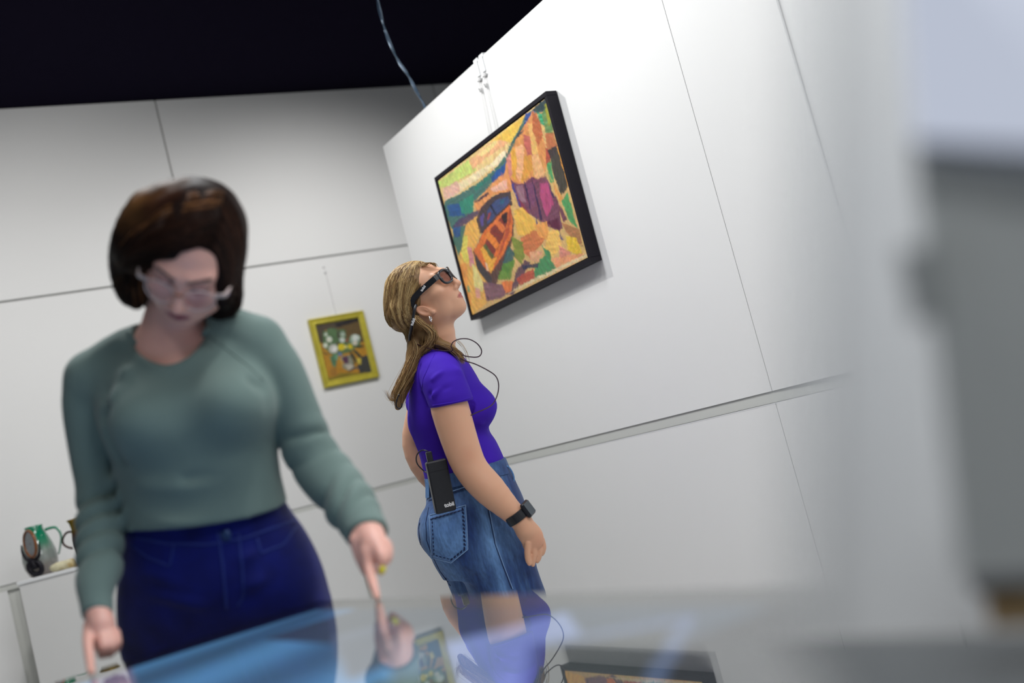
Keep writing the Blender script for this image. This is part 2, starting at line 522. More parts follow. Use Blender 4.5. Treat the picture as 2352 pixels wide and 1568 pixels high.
# ================================================================== SETTING
YB = 6.48; XP = 2.31
def struct(name, mb, mt, parent=None, **k):
    o = mb.build(name, mt, parent, **k)
    if parent is None: o['kind'] = 'structure'
    return o
struct('floor', MB().box((-4, -2.5, -0.05), (4.6, 6.8, 0.0)), MT['floor'])
struct('ceiling', MB().box((-4, -2.5, 3.605), (4.6, 6.8, 3.75)), MT['ceil'])
struct('wall_left', MB().box((-4.1, -2.5, 0), (-4, 6.8, 3.6)), MT['wall'])
struct('wall_front', MB().box((-4, -2.6, 0), (4.6, -2.5, 3.6)), MT['wall'])
wb = struct('wall_back', MB().box((-4, YB + 0.022, 0), (4.6, YB + 0.12, 3.6)), MT['groove'])
g = 0.005
XJ = [-3.99, -1.90, 0.024, 1.949, 3.874, 4.59]
for i in range(5):
    a, b = XJ[i] + g, XJ[i + 1] - g
    MB().box((a, YB, 2.500), (b, YB + 0.02, 3.598), bev=0.0015).build('wall_panel', MT['wall'], wb)
    MB().box((a, YB, 0.998), (b, YB + 0.02, 2.489), bev=0.0015).build('wall_panel', MT['wall'], wb)
XL = [-3.99, -1.30, 0.630, 2.56, 4.59]
for i in range(4):
    MB().box((XL[i] + 0.030, YB, 0.004), (XL[i + 1] - 0.030, YB + 0.02, 0.968), bev=0.0015).build('wall_panel', MT['wall'], wb)
# free-standing wall on the right
wr = struct('wall_right', MB().box((XP + 0.022, -1.6, 0), (XP + 0.08, 4.42, 2.497)), MT['groove'])
YJ = [(4.425, 2.4285, 0), (2.4255, 2.0005, 1.2), (1.9985, 0.3, -0.5), (0.297, -1.6, 0)]
for y1, y0, rot in YJ:
    for z0, z1 in ((0.9955, 2.498), (0.004, 0.9605)):
        dx = math.tan(math.radians(rot)) * (y1 - y0)
        V = [(XP, y1, z0), (XP - dx, y0, z0), (XP - dx, y0, z1), (XP, y1, z1), (XP + 0.021, y1, z0), (XP + 0.021, y0, z0), (XP + 0.021, y0, z1), (XP + 0.021, y1, z1)]
        MB().add(V, [(0, 1, 2, 3), (4, 7, 6, 5), (0, 4, 5, 1), (3, 2, 6, 7), (0, 3, 7, 4), (1, 5, 6, 2)]).build('wall_panel', MT['wall'], wr)
MB().box((XP, 4.4255, 0), (XP + 0.10, 4.431, 2.499)).build('end_panel', MT['wall'], wr)
MB().box((XP + 0.081, -1.6, 0), (XP + 0.10, 4.425, 2.499)).build('rear_panel', MT['wall'], wr)
MB().box((XP + 0.0005, -1.6, 2.4985), (XP + 0.1, 4.43, 2.502)).build('top_cap', MT['wall'], wr)
MB().box((XP + 0.0035, -1.6, 0.9615), (XP + 0.02, 4.42, 0.9945)).build('seam_strip', MT['groove'], wr)
MB().box((-4, YB + 0.006, 0.969), (4.6, YB + 0.021, 0.997)).build('seam_strip', MT['groove'], wb)
MB().box((XP - 0.0005, -1.6, 0.958), (XP + 0.004, 4.42, 0.9605)).build('ledge', MT['whitep'], wr)

# ================================================================== FRAMED BOAT PAINTING
def homog(src, dst):
    A = []
    for (x, y), (u, v) in zip(src, dst):
        A.append([x, y, 1, 0, 0, 0, -u * x, -u * y, -u]); A.append([0, 0, 0, x, y, 1, -v * x, -v * y, -v])
    return np.linalg.svd(np.array(A))[2][-1].reshape(3, 3)
def inpoly(X, Y, poly):
    p = np.array(poly, float); n = len(p); c = np.zeros(X.shape, bool); j = n - 1
    for i in range(n):
        xi, yi = p[i]; xj, yj = p[j]
        cond = ((yi > Y) != (yj > Y)) & (X < (xj - xi) * (Y - yi) / (yj - yi + 1e-9) + xi)
        c ^= cond; j = i
    return c
def paint_grid(nu, nv, quad, items, seed, warp, jitter, base, grow=True, strokes=0):
    """flat print of a painting: returns colours on a (nv+1)x(nu+1) grid; items are outlines in drawing units"""
    H = homog([(0, 0), (1, 0), (1, 1), (0, 1)], quad)
    a, b = np.meshgrid(np.linspace(0, 1, nu + 1), np.linspace(0, 1, nv + 1))
    q = np.stack([a.ravel(), b.ravel(), np.ones(a.size)], 1) @ H.T
    X = q[:, 0] / q[:, 2]; Y = q[:, 1] / q[:, 2]
    P3 = np.stack([X, Y, np.zeros_like(X)], 1)
    C = np.tile(np.array(srgb(base)), (len(X), 1)); G = np.zeros(len(X))
    WX = warp * .8 * vnoise(P3, 0.06, seed) + warp * .5 * vnoise(P3, 0.25, seed + 1)
    WY = warp * .8 * vnoise(P3, 0.06, seed + 2) + warp * .5 * vnoise(P3, 0.25, seed + 3)
    for n, it in enumerate(items):
        col = np.array(srgb(it[0]))
        wx = X + WX + warp * .12 * vnoise(P3, 0.30, seed + n + 50)
        wy = Y + WY + warp * .12 * vnoise(P3, 0.30, seed + n + 150)
        if len(it) == 3 and np.isscalar(it[2]):
            m = (wx - it[1][0]) ** 2 + (wy - it[1][1]) ** 2 < it[2] ** 2
        else:
            pc_ = np.mean(it[1], 0); pg_ = [tuple(pc_ + (np.array(p_) - pc_) * (1 + 5.0 / (6 + np.hypot(*(np.array(p_) - pc_))))) for p_ in it[1]] if grow else it[1]
            m = inpoly(wx, wy, pg_)
        th = n * 1.7
        st = vnoise(P3 * np.array([1, 1, 1]) @ np.array([[math.cos(th), -math.sin(th) * 0.25, 0], [math.sin(th), math.cos(th) * 0.25, 0], [0, 0, 1]]), 0.22, seed + n)
        k = 1 + jitter * st[m]
        C[m] = col * k[:, None] * 0.93 + C[m] * 0.07
        G[m] = st[m] + (n % 3) * 0.4
    C *= (1 + 0.10 * vnoise(P3, 0.9, seed + 7))[:, None]
    C *= (1 + 0.12 * vnoise(P3 * np.array([1, .35, 1]), 0.5, seed + 8))[:, None] * (1 + .07 * np.stack([vnoise(P3, .18, seed + 20 + c_) for c_ in range(3)], 1))
    g_ = C.reshape(nv + 1, nu + 1, 3); g2_ = g_.copy(); g2_[1:-1, 1:-1] = .5 * g_[1:-1, 1:-1] + .125 * (g_[2:, 1:-1] + g_[:-2, 1:-1] + g_[1:-1, 2:] + g_[1:-1, :-2]); C = g2_.reshape(-1, 3)
    if strokes:
        g_ = np.random.default_rng(seed); I_ = C.reshape(nv + 1, nu + 1, 3)
        for q_ in range(strokes):
            cy_, cx_ = g_.integers(0, nv + 1), g_.integers(0, nu + 1)
            an_ = math.radians(55) + 1.1 * math.sin(cx_ * .021 + seed) * math.cos(cy_ * .027) + g_.normal() * .35; ln_ = g_.uniform(2.2, 5.5); wd_ = g_.uniform(.8, 1.5)
            y0_, y1_, x0_, x1_ = max(0, cy_ - 12), min(nv + 1, cy_ + 13), max(0, cx_ - 12), min(nu + 1, cx_ + 13)
            yy, xx = np.mgrid[y0_:y1_, x0_:x1_]; dx_ = xx - cx_; dy_ = yy - cy_
            a_ = dx_ * math.cos(an_) + dy_ * math.sin(an_); b_ = -dx_ * math.sin(an_) + dy_ * math.cos(an_)
            k_ = np.clip(1.35 - np.sqrt((a_ / ln_) ** 2 + (b_ / wd_) ** 2), 0, 1)[..., None] * g_.uniform(.3, .75)
            col_ = np.clip(I_[cy_, cx_] * g_.uniform(.82, 1.2) * (1 + g_.normal(size=3) * .05), 0, 1)
            I_[y0_:y1_, x0_:x1_] = I_[y0_:y1_, x0_:x1_] * (1 - k_) + col_ * k_
            G.reshape(nv + 1, nu + 1)[y0_:y1_, x0_:x1_] += k_[..., 0] * g_.uniform(-.6, 1.0)
        C = I_.reshape(-1, 3); G = np.clip(G, -2, 3)
    lum = C.mean(1, keepdims=True); C = (lum + (C - lum) * .98) * .88
    return np.clip(C, 0, 1), G
boat_items = [
 ('#e8c888', [(105,680),(770,130),(640,250),(560,420),(530,500),(330,690),(150,800)]),
 ('#f0dcb0', [(180,720),(420,560),(520,480),(520,520),(300,690),(160,795)]),
 ('#c4d672', [(108,685),(330,510),(340,600),(180,700),(120,720)]),
 ('#e3b3a0', [(140,730),(225,672),(240,730),(150,795)]),
 ('#eeb080', [(300,540),(540,330),(560,400),(400,520),(330,590)]),
 ('#f0d890', [(350,500),(470,400),(470,430),(380,510)]),
 ('#ecc04c', [(430,420),(645,235),(650,265),(560,410),(500,400)]),
 ('#f2e0b8', [(430,560),(525,455),(525,500),(440,580)]),
 ('#1f6a68', [(148,800),(330,690),(450,590),(525,500),(545,440),(600,340),(640,250),(690,205),(770,135),(790,190),(700,240),(650,330),(575,430),(545,520),(520,600),(430,690),(400,720),(335,780),(330,850),(270,900),(200,960),(160,870)]),
 ('#223840', [(690,205),(772,130),(790,195),(720,215)]),
 ('#1c4f8c', [(170,820),(262,805),(275,872),(185,885)]),
 ('#1d4f96', [(440,630),(530,535),(522,600),(455,665)]),
 ('#2a4a90', [(650,235),(705,215),(668,318),(640,300)]),
 ('#2f8a70', [(240,800),(330,745),(330,850),(262,860)]),
 ('#2c7a6a', [(340,690),(430,610),(430,640),(350,720)]),
 ('#12404c', [(525,500),(640,300),(600,360),(545,470)]),
 ('#1f6a60', [(200,950),(285,935),(275,1060),(255,1140),(215,1040)]),
 ('#1c4f8c', [(205,960),(250,945),(250,1000),(215,1010)]),
 ('#e89858', [(430,690),(520,600),(545,510),(562,640),(572,705),(450,740),(370,850),(335,805)]),
 ('#f0b8a0', [(440,700),(530,640),(540,690),(460,720)]),
 ('#ecb050', [(285,930),(370,860),(385,960),(342,1080),(362,1180),(425,1270),(430,1390),(340,1475),(248,1140),(272,1030)]),
 ('#e2d45c', [(268,1010),(295,990),(305,1150),(285,1180),(262,1100)]),
 ('#ef9a48', [(250,1180),(290,1160),(330,1400),(320,1440)]),
 ('#d88890', [(300,1068),(328,1070),(345,1172),(318,1180)]),
 ('#e8d888', [(330,1160),(365,1200),(400,1270),(400,1330),(350,1300)]),
 ('#e4a090', [(355,1310),(380,1310),(390,1370),(365,1365)]),
 ('#3aa070', [(302,1300),(312,1300),(315,1340),(303,1335)]),
 ('#4a3a60', [(205,945),(240,905),(290,875),(365,835),(355,868),(290,920),(215,955)]),
 ('#2a2444', [(335,785),(420,725),(425,738),(345,790)]),
 ('#241c38', [(355,890),(380,820),(430,765),(500,725),(560,705),(575,785),(500,850),(430,930),(382,972)]),
 ('#3a4a7a', [(420,830),(470,770),(545,738),(562,768),(480,850),(425,915)]),
 ('#5a4a90', [(375,880),(395,850),(400,920),(385,930)]),
 ('#1a1830', [(430,800),(445,800),(480,850),(468,855)]),
 ('#a03c38', [(425,850),(440,840),(436,880),(424,885)]),
 ('#2a6080', [(500,765),(530,755),(520,785),(500,790)]),
 ('#48202c', [(340,1095),(400,965),(480,870),(560,785),(590,900),(585,990),(545,1110),(485,1280),(440,1282),(368,1185)]),
 ('#3a3438', [(345,1110),(440,1225),(455,1240),(450,1282),(430,1275),(368,1190)]),
 ('#e8742a', [(345,1085),(405,962),(490,868),(562,788),(582,900),(572,985),(512,1112),(452,1210),(400,1160)]),
 ('#7a2828', [(398,1058),(450,940),(520,858),(548,842),(542,930),(500,1040),(452,1125)]),
 ('#556030', [(395,1050),(415,1040),(470,1110),(448,1125)]),
 ('#b04a30', [(560,800),(575,830),(560,960),(470,1170),(520,1020),(548,930)]),
 ('#f08a30', [(408,990),(430,958),(502,1030),(482,1062)]),
 ('#e87838', [(462,905),(480,880),(538,932),(520,958)]),
 ('#eeae3c', [(383,1072),(400,1056),(450,1128),(482,1110),(452,1208),(420,1150)]),
 ('#f0c0a0', [(412,1150),(425,1155),(436,1195),(425,1192)]),
 ('#241820', [(510,855),(545,838),(542,895),(528,905)]),
 ('#dc9050', [(560,470),(620,340),(690,220),(722,228),(782,430),(792,520),(765,620),(690,640),(600,660),(560,630),(530,560)]),
 ('#c06058', [(638,362),(692,372),(702,480),(668,500)]),
 ('#d8983c', [(600,500),(690,480),(700,560),(640,640),(605,600)]),
 ('#f0b080', [(592,440),(640,420),(642,560),(622,645),(600,600)]),
 ('#e4a83c', [(560,470),(590,440),(600,560),(590,640),(568,600)]),
 ('#d8887c', [(535,520),(562,480),(572,600),(555,620)]),
 ('#e8b868', [(665,290),(702,290),(732,470),(772,590),(745,622),(712,600),(690,420)]),
 ('#b86038', [(690,225),(727,240),(762,350),(735,410),(702,330)]),
 ('#eab078', [(700,480),(740,470),(780,580),(752,618),(715,600)]),
 ('#2a4048', [(560,420),(545,470),(532,482),(600,360),(640,330),(600,385)]),
 ('#6a3058', [(558,630),(600,660),(650,655),(700,612),(740,622),(785,600),(852,720),(905,900),(880,922),(820,902),(770,872),(700,830),(640,800),(600,730)]),
 ('#9a7080', [(600,672),(640,662),(662,760),(632,765)]),
 ('#7a4468', [(660,660),(705,640),(725,745),(692,792)]),
 ('#b84a78', [(750,645),(802,640),(842,760),(802,842),(772,765)]),
 ('#8a3048', [(600,740),(640,770),(690,830),(660,830),(620,790)]),
 ('#5a1838', [(810,872),(880,852),(892,912),(840,905)]),
 ('#33204c', [(700,620),(712,640),(775,860),(758,855)]),
 ('#33204c', [(648,640),(660,650),(700,800),(690,800)]),
 ('#3a3a88', [(570,660),(585,660),(635,800),(622,795)]),
 ('#2c3070', [(730,830),(752,905),(740,902)]), ('#2c3070', [(788,878),(818,955),(800,900)]), ('#2c3070', [(878,905),(912,978),(890,965)]),
 ('#2c2858', [(778,560),(790,600),(850,720),(835,715)]),
 ('#5a8a50', [(742,232),(792,182),(832,332),(782,332)]),
 ('#9a9a28', [(768,170),(785,160),(812,250),(800,290)]),
 ('#20a070', [(724,218),(752,232),(768,292),(744,282)]),
 ('#b86840', [(780,342),(832,332),(862,422),(802,502)]),
 ('#a84438', [(782,430),(802,440),(812,510),(790,520)]),
 ('#1c2a30', [(800,442),(850,408),(892,520),(936,640),(892,702),(850,600)]),
 ('#38a060', [(795,522),(820,510),(842,622),(817,632)]),
 ('#e8a050', [(842,640),(905,722),(882,742),(802,562)]),
 ('#d89030', [(858,420),(872,420),(940,640),(932,640)]),
 ('#6a3050', [(850,702),(932,842),(912,862),(882,802)]),
 ('#3a9858', [(932,682),(1002,892),(952,852),(900,742)]),
 ('#a87048', [(900,872),(1012,902),(1042,1002),(962,952)]),
 ('#ecb84a', [(590,822),(640,800),(702,852),(742,902),(702,952),(620,965)]),
 ('#cc7040', [(640,982),(722,932),(802,962),(772,1012),(692,1092),(655,1060)]),
 ('#eaa050', [(720,902),(802,872),(832,1002),(762,962)]),
 ('#f0c060', [(820,932),(882,922),(902,1012),(852,1082),(800,1030)]),
 ('#e8c030', [(930,952),(1002,962),(1042,1062),(952,1042)]),
 ('#d88878', [(890,1012),(962,1052),(952,1112),(900,1112)]),
 ('#eea070', [(850,1092),(1040,1050),(1072,1072),(860,1182),(840,1140)]),
 ('#7a8a30', [(580,982),(652,1012),(662,1082),(642,1142),(600,1092)]),
 ('#205a60', [(560,1042),(602,1082),(562,1202),(518,1182)]),
 ('#5a8a30', [(530,1152),(602,1122),(572,1242),(500,1242)]),
 ('#e8a880', [(700,1062),(782,1052),(762,1122),(702,1112)]),
 ('#2c8a58', [(778,1022),(832,1062),(832,1110),(872,1152),(870,1172),(802,1192),(742,1242),(722,1202),(762,1122),(800,1080)]),
 ('#583850', [(620,1182),(662,1122),(702,1132),(655,1220),(602,1332),(550,1332),(600,1250)]),
 ('#202a48', [(650,1152),(752,1130),(747,1157),(662,1172)]),
 ('#b84838', [(620,1232),(722,1172),(732,1222),(652,1282)]),
 ('#e87a38', [(528,1262),(592,1252),(582,1312),(530,1332)]),
 ('#7c5064', [(400,1268),(522,1282),(545,1332),(520,1360),(430,1385)]),
 ('#202020', [(428,1355),(434,1355),(441,1385),(436,1385)]),
 ('#e4cfa0', [(430,1400),(720,1252),(1078,1068),(1062,1055),(720,1232),(540,1345)]),
]
def framed_grid(name, parent, P00, P10, P11, P01, nu, nv, C, G, mt, relief):
    a, b = np.meshgrid(np.linspace(0, 1, nu + 1), np.linspace(0, 1, nv + 1)); a = a.ravel()[:, None]; b = b.ravel()[:, None]
    V = (P00 * (1 - a) + P10 * a) * (1 - b) + (P01 * (1 - a) + P11 * a) * b
    n = nrm(np.cross(P10 - P00, P01 - P00))
    if n @ (CO - P00) < 0: n = -n
    V = V + n * (relief * G[:, None])
    i = np.arange(nv)[:, None] * (nu + 1) + np.arange(nu)[None]
    F = np.stack([i, i + 1, i + nu + 2, i + nu + 1], -1).reshape(-1, 4)
    return mkobj(name, V, F, mt, parent, True, C)
XF = XP - 0.048
Y1, Y0 = 3.962, 3.052; Z0, Z1 = 1.573, 2.193
bp = empty('framed_painting', (XP - 0.02, (Y0 + Y1) / 2, Z0), 'large painting of boats and huts in a deep black frame on the white partition', 'painting')
MT['canvas'] = mat('oil_paint', (1, 1, 1), 0.42, vcol=True, bump=(260, 0.25, 0.002))
MT['rail'] = mat('black_frame_wood', (0.0065, 0.005, 0.010), 0.5, spec=.22, noise=(30, 0.12, (1, 6, 1)), bump=(150, 0.08, 0.001))
fw = 0.016
sidesx = (XF, XP - 0.002)
for lo, hi in (((Y0, Z0), (Y1, Z0 + fw)), ((Y0, Z1 - fw), (Y1, Z1)), ((Y0, Z0 + fw), (Y0 + fw, Z1 - fw)), ((Y1 - fw, Z0 + fw), (Y1, Z1 - fw))):
    MB().box((sidesx[0], lo[0], lo[1]), (sidesx[1], hi[0], hi[1]), bev=0.001).build('frame_rail', MT['rail'], bp)
MB().box((XF + 0.02, Y0 + fw, Z0 + fw), (XF + 0.03, Y1 - fw, Z1 - fw)).build('backing_board', MT['rail'], bp)
quadB = [(105, 680), (770, 130), (1078, 1072), (340, 1475)]
C, G = paint_grid(330, 226, quadB, boat_items, 11, 4.0, 0.14, '#d8b070', strokes=4200)
gp = 0.004
cy1, cy0, cz0, cz1 = Y1 - fw - gp, Y0 + fw + gp, Z0 + fw + gp, Z1 - fw - gp
MB().box((XF + 0.006, cy0, cz0), (XF + 0.02, cy1, cz1)).build('canvas_edge', mat('primed_canvas', (0.66, 0.62, 0.52), 0.8, noise=(50, .1, (1, 1, 1))), bp)
framed_grid('canvas', bp, np.array([XF + 0.004, cy1, cz1]), np.array([XF + 0.004, cy0, cz1]), np.array([XF + 0.004, cy0, cz0]), np.array([XF + 0.004, cy1, cz0]), 330, 226, C, G, MT['canvas'], 0.0005)
# hanging cords with their hooks
for k, (yt, yb) in enumerate(((3.502, 3.525), (3.458, 3.470))):
    h = empty('picture_hanger', (XP, yt, 2.2), ['left white hook and cord holding up the boat painting', 'right white hook and cord holding up the boat painting'][k], 'hanger', 'hooks and cords above the boat painting')
    MB().box((XP - 0.004, yt - 0.016, 2.495), (XP + 0.06, yt + 0.016, 2.512), bev=0.003).box((XP - 0.006, yt - 0.010, 2.440), (XP, yt + 0.010, 2.50), bev=0.002).build('hook', MT['whitep'], h)
    MB().box((XP - 0.010, yt - 0.010, 2.420), (XP - 0.004, yt + 0.006, 2.434), bev=0.002).tube([(XP - 0.007, yt + 0.014, 2.425), (XP - 0.007, yt - 0.014, 2.43)], 0.0025, 6).build('clamp', mat('grey_clamp', (0.55, 0.55, 0.55), 0.5), h)
    MB().tube([(XP - 0.003, yt - 0.002, 2.425), (XP - 0.004, yt + 0.003, 2.34), (XP - 0.004, yb - 0.003, Z1)], 0.0009, 5).build('cord', MT['line'], h)
    MB().tube([(XP - 0.003, yt + 0.010, 2.48), (XP - 0.004, yt + 0.014, 2.38), (XP - 0.004, yb + 0.016, Z1)], 0.0007, 5).build('cord', MT['line'], h)
    MB().tube([(XP - 0.005, yt + 0.004, 2.395), (XP - 0.005, yt + 0.005, 2.372)], 0.0022, 6).tube([(XP - 0.005, yt + 0.022, 2.40), (XP - 0.005, yt + 0.016, 2.385)], 0.003, 6).build('crimp', mat('grey_crimp', (0.4, 0.4, 0.4), 0.5), h)

# ================================================================== GOLD FRAMED FLOWER PAINTING
fp0 = [onY(713, 731, YB - 0.03), onY(841, 712, YB - 0.03), onY(868, 868, YB - 0.03), onY(743, 889, YB - 0.03)]
fx0 = (fp0[0][0] + fp0[3][0]) / 2; fx1 = (fp0[1][0] + fp0[2][0]) / 2
fz1 = (fp0[0][2] + fp0[1][2]) / 2; fz0 = (fp0[2][2] + fp0[3][2]) / 2
gpn = empty('framed_painting', ((fx0 + fx1) / 2, YB - 0.015, fz0), 'small flower painting in a yellow gold frame on the far wall', 'painting')
MT['gold'] = mat('gold_frame', (0.58, 0.50, 0.06), 0.32, 0.35, noise=(25, 0.12, (1, 1, 1)))
def profile_frame(x0, x1, z0, z1, y, prof):
    """mitred moulding: prof = list of (inset, proud) from outer edge to inner edge"""
    mb = MB(); V = []
    for ins, pr in prof:
        V += [(x0 + ins, y - pr, z0 + ins), (x1 - ins, y - pr, z0 + ins), (x1 - ins, y - pr, z1 - ins), (x0 + ins, y - pr, z1 - ins)]
    F = [(i * 4 + k, i * 4 + (k + 1) % 4, (i + 1) * 4 + (k + 1) % 4, (i + 1) * 4 + k) for i in range(len(prof) - 1) for k in range(4)]
    return mb.add(V, F)
profile_frame(fx0, fx1, fz0, fz1, YB - 0.002, [(0, 0), (0, 0.022), (0.004, 0.027), (0.012, 0.027), (0.016, 0.022), (0.024, 0.020), (0.030, 0.022), (0.036, 0.016), (0.040, 0.014), (0.040, 0.004)]).build('frame', MT['gold'], gpn)
fl_items = [
 ('#4a4238', [(140,690),(645,620),(700,900),(640,940),(400,950),(190,900)]),
 ('#6a5430', [(380,740),(640,670),(690,880),(500,900),(400,820)]),
 ('#201c20', [(370,690),(645,622),(648,668),(400,725)]),
 ('#c08a28', [(185,890),(400,950),(690,900),(740,1150),(765,1257),(250,1330),(200,1050)]),
 ('#2c3c42', [(620,1085),(722,1050),(765,1252),(620,1255),(600,1170)]),
 ('#8a7a28', [(240,1290),(420,1240),(620,1250),(765,1255),(250,1330)]),
 ('#a87830', [(270,1180),(350,1180),(360,1260),(280,1260)]),
 ('#5a7a50', [(240,760),(330,740),(480,760),(520,860),(640,820),(645,930),(500,1010),(330,1040),(220,930)]),
 ('#4a4238', [(385,760),(410,760),(420,850),(395,860)]), ('#6a5430', [(480,780),(530,780),(530,850),(490,860)]),
 ('#1f4038', [(198,972),(240,1002),(305,1018),(240,1016)]),
 ('#4a8060', [(290,1052),(352,1030),(352,1120),(335,1172),(302,1130)]),
 ('#6aa080', [(340,1030),(380,1030),(370,1090),(345,1080)]),
 ('#1c3a34', [(515,990),(560,1040),(605,1135),(575,1130),(530,1060)]), ('#1c3a34', [(540,978),(600,1000),(662,1088),(610,1062)]),
 ('#1c3a34', [(515,1030),(540,1100),(570,1160),(530,1130)]), ('#2a4030', [(580,940),(690,935),(660,960),(600,965)]),
 ('#8f9484', [(408,1080),(420,1050),(515,1050),(552,1165),(490,1212),(428,1190)]),
 ('#5a2a50', [(420,1062),(490,1052),(492,1130),(442,1132)]), ('#c8c0b0', [(440,1150),(520,1140),(545,1180),(490,1205)]),
 ('#c8a050', [(412,1090),(432,1100),(435,1150),(415,1130)]),
 ('#3a4450', [(475,1240),(540,1180),(640,1185),(640,1205),(560,1198)]),
 ('#d8c048', [(590,1080),(640,1090),(630,1150),(600,1140)]),
 ('#d8e0d0', (262, 800), 20), ('#c87838', (263, 758), 10), ('#e0e4d4', (295, 858), 34), ('#e0e4d4', (248, 918), 25),
 ('#c8c8c0', (335, 962), 52), ('#e8e8e0', (345, 960), 30), ('#b0c0b0', (448, 805), 26), ('#d8e0d8', (442, 868), 27),
 ('#a8bca8', (585, 865), 55), ('#e0e8e0', (590, 850), 36), ('#e4dcc8', (582, 912), 26),
 ('#e8d010', (424, 945), 38), ('#e8dc80', (470, 948), 17), ('#e0c818', (524, 944), 27), ('#6080b0', (402, 1025), 19), ('#8a5040', (495, 878), 22), ('#6a2830', (384, 905), 14),
]
quadF = [(150, 696), (641, 626), (764, 1256), (250, 1320)]
C, G = paint_grid(120, 156, quadF, fl_items, 301, 5.0, 0.15, '#8a6a30', strokes=500)
yi = YB - 0.010; e = 0.038
framed_grid('canvas', gpn, np.array([fx0 + e, yi, fz1 - e]), np.array([fx1 - e, yi, fz1 - e]), np.array([fx1 - e, yi, fz0 + e]), np.array([fx0 + e, yi, fz0 + e]), 120, 156, C, G, MT['canvas'], 0.0004)
hk = onY(773, 719, YB - 0.012)
MB().box((hk[0] - 0.009, YB - 0.02, fz1 - 0.002), (hk[0] + 0.009, YB - 0.004, fz1 + 0.010), bev=0.002).build('hanging_loop', MT['whitep'], gpn)
h = empty('picture_hanger', (hk[0], YB, fz1), 'thin nylon line above the gold framed flower painting', 'hanger')
t1 = onY(744, 612, YB - 0.004)
MB().tube([(hk[0], YB - 0.004, fz1 + 0.012), (t1[0], YB - 0.004, t1[2] - 0.03)], 0.0008, 5).build('cord', MT['line'], h)
MB().box((t1[0] - 0.006, YB - 0.009, t1[2] - 0.045), (t1[0] + 0.006, YB - 0.001, t1[2] - 0.03), bev=.001).build('clamp', MT['line'], h)
MB().box((t1[0] - 0.008, YB - 0.009, t1[2] - 0.008), (t1[0] + 0.002, YB - 0.001, t1[2] + 0.002), bev=.001).build('clamp', MT['line'], h)

# ================================================================== TWISTED CABLE FROM THE CEILING
path = smooth_path([W(u, v, 4.95) for u, v in ((846, -190), (858, -80), (866, -10), (876, 40), (892, 90), (915, 140), (937, 172), (956, 208), (979, 252), (1000, 310), (1006, 420))], 8)
top_ = path[0].copy(); path = np.vstack([[top_ + np.array([-.02, .01, 0]) * (1 - t) * 2 + np.array([0, 0, (3.604 - top_[2]) * (1 - t)]) for t in np.linspace(0, 1, 12, endpoint=False)], path])
cb = empty('hanging_cable', W(870, 0, 4.95), 'clear twisted electric cable hanging from the dark ceiling behind the partition', 'cable')
MT['clearcable'] = mat('clear_cable', (0.10, 0.16, 0.24), 0.12, 0.3, spec=0.9, coat=0.5)
for s in (0, math.pi):
    L = np.linspace(0, 1, len(path)) * 26
    off = np.stack([np.cos(L + s), np.sin(L + s)], 1) * 0.0045
    P = path + off[:, :1] * CR + off[:, 1:] * CF
    MB().tube(P, 0.0045, 8).build('wire', MT['clearcable'], cb, smooth=True)

# ================================================================== PEDESTAL AND THE THINGS ON IT
PD = 5.3
tl = W(37, 1337, PD); tr = W(330, 1258.5, PD)
ax = tr - tl; ax[2] = 0; ax = nrm(ax); ay = nrm(np.cross((0, 0, 1), ax))   # ay points away
if ay @ CF < 0: ay = -ay
pz = tl[2]; PW = 0.62; FR = np.array([ax, ay, (0, 0, 1)])
po = np.array([tl[0], tl[1], 0])
pe = empty('pedestal', po, 'white exhibition pedestal by the far wall carrying the pottery', 'pedestal')
MT['ped'] = mat('pedestal_white', (0.74, 0.74, 0.73), 0.5, noise=(2, 0.02, (1, 1, 1)))
MB().box((0.006, 0.006, 0.0), (PW - 0.006, 0.40, pz - 0.0185), FR, po, bev=0.002).build('body', MT['ped'], pe)
MB().box((0, 0, pz - 0.018), (PW, 0.41, pz), FR, po, bev=0.002).build('top_board', MT['whitep'], pe)
def onped(u, v, back):
    """point over the pedestal top, 'back' metres behind its front edge"""
    r = ray(u, v); n = ay; o = po + ay * back
    return CO + r * (((o - CO) @ n) / (r @ n))
def ps(px, back=0.1): return px * (PD + back) / FPX
# green pitcher
c = onped(94, 1290, 0.16)
pt = empty('pitcher', (c[0], c[1], pz), 'green and grey glazed ceramic pitcher on the white pedestal', 'pitcher')
prof = [(24, 0), (30, 4), (37, 20), (39.5, 38), (38, 52), (33, 70), (26.5, 87), (21.5, 98), (19.5, 106), (20.5, 112), (19, 112.5), (17.5, 106)]
org = np.array([c[0], c[1], pz])
Hh = 0.245 / 112.5
mb = MB().lathe([(ps(r) , h * Hh) for r, h in prof], org, n=40)
V = np.array(mb.V); hh = (V[:, 2] - pz) / 0.245
gl = vnoise(V, 60, 3) * 0.08 + vnoise(V * np.array([1, 1, .1]), 150, 5) * 0.06
tt = np.clip((hh + gl - 0.50) / 0.22, 0, 1)[:, None]
colr = np.array(srgb('#8c9490')) * (1 - tt) + np.array(srgb('#0f7a58')) * tt
lo = np.clip((0.30 - hh - gl) / 0.25, 0, 1)[:, None]; colr = colr * (1 - lo * .6) + np.array(srgb('#8a7470')) * lo * .6
MT['glaze'] = mat('pottery_glaze', (1, 1, 1), 0.08, vcol=True, coat=0.6)
mkobj('body', V, mb.F, MT['glaze'], pt, True, colr)
hp = smooth_path([onped(u, v, 0.16) for u, v in ((104, 1216), (116, 1212), (127, 1211), (136, 1219), (140.5, 1232), (139, 1250), (135, 1272))], 6)
mb = MB().tube(hp, np.linspace(ps(3.6), ps(2.2), len(hp)), 10)
V = np.array(mb.V); tt = np.clip((V[:, 2] - pz) / 0.245 * 2 - 0.8, 0, 1)[:, None]
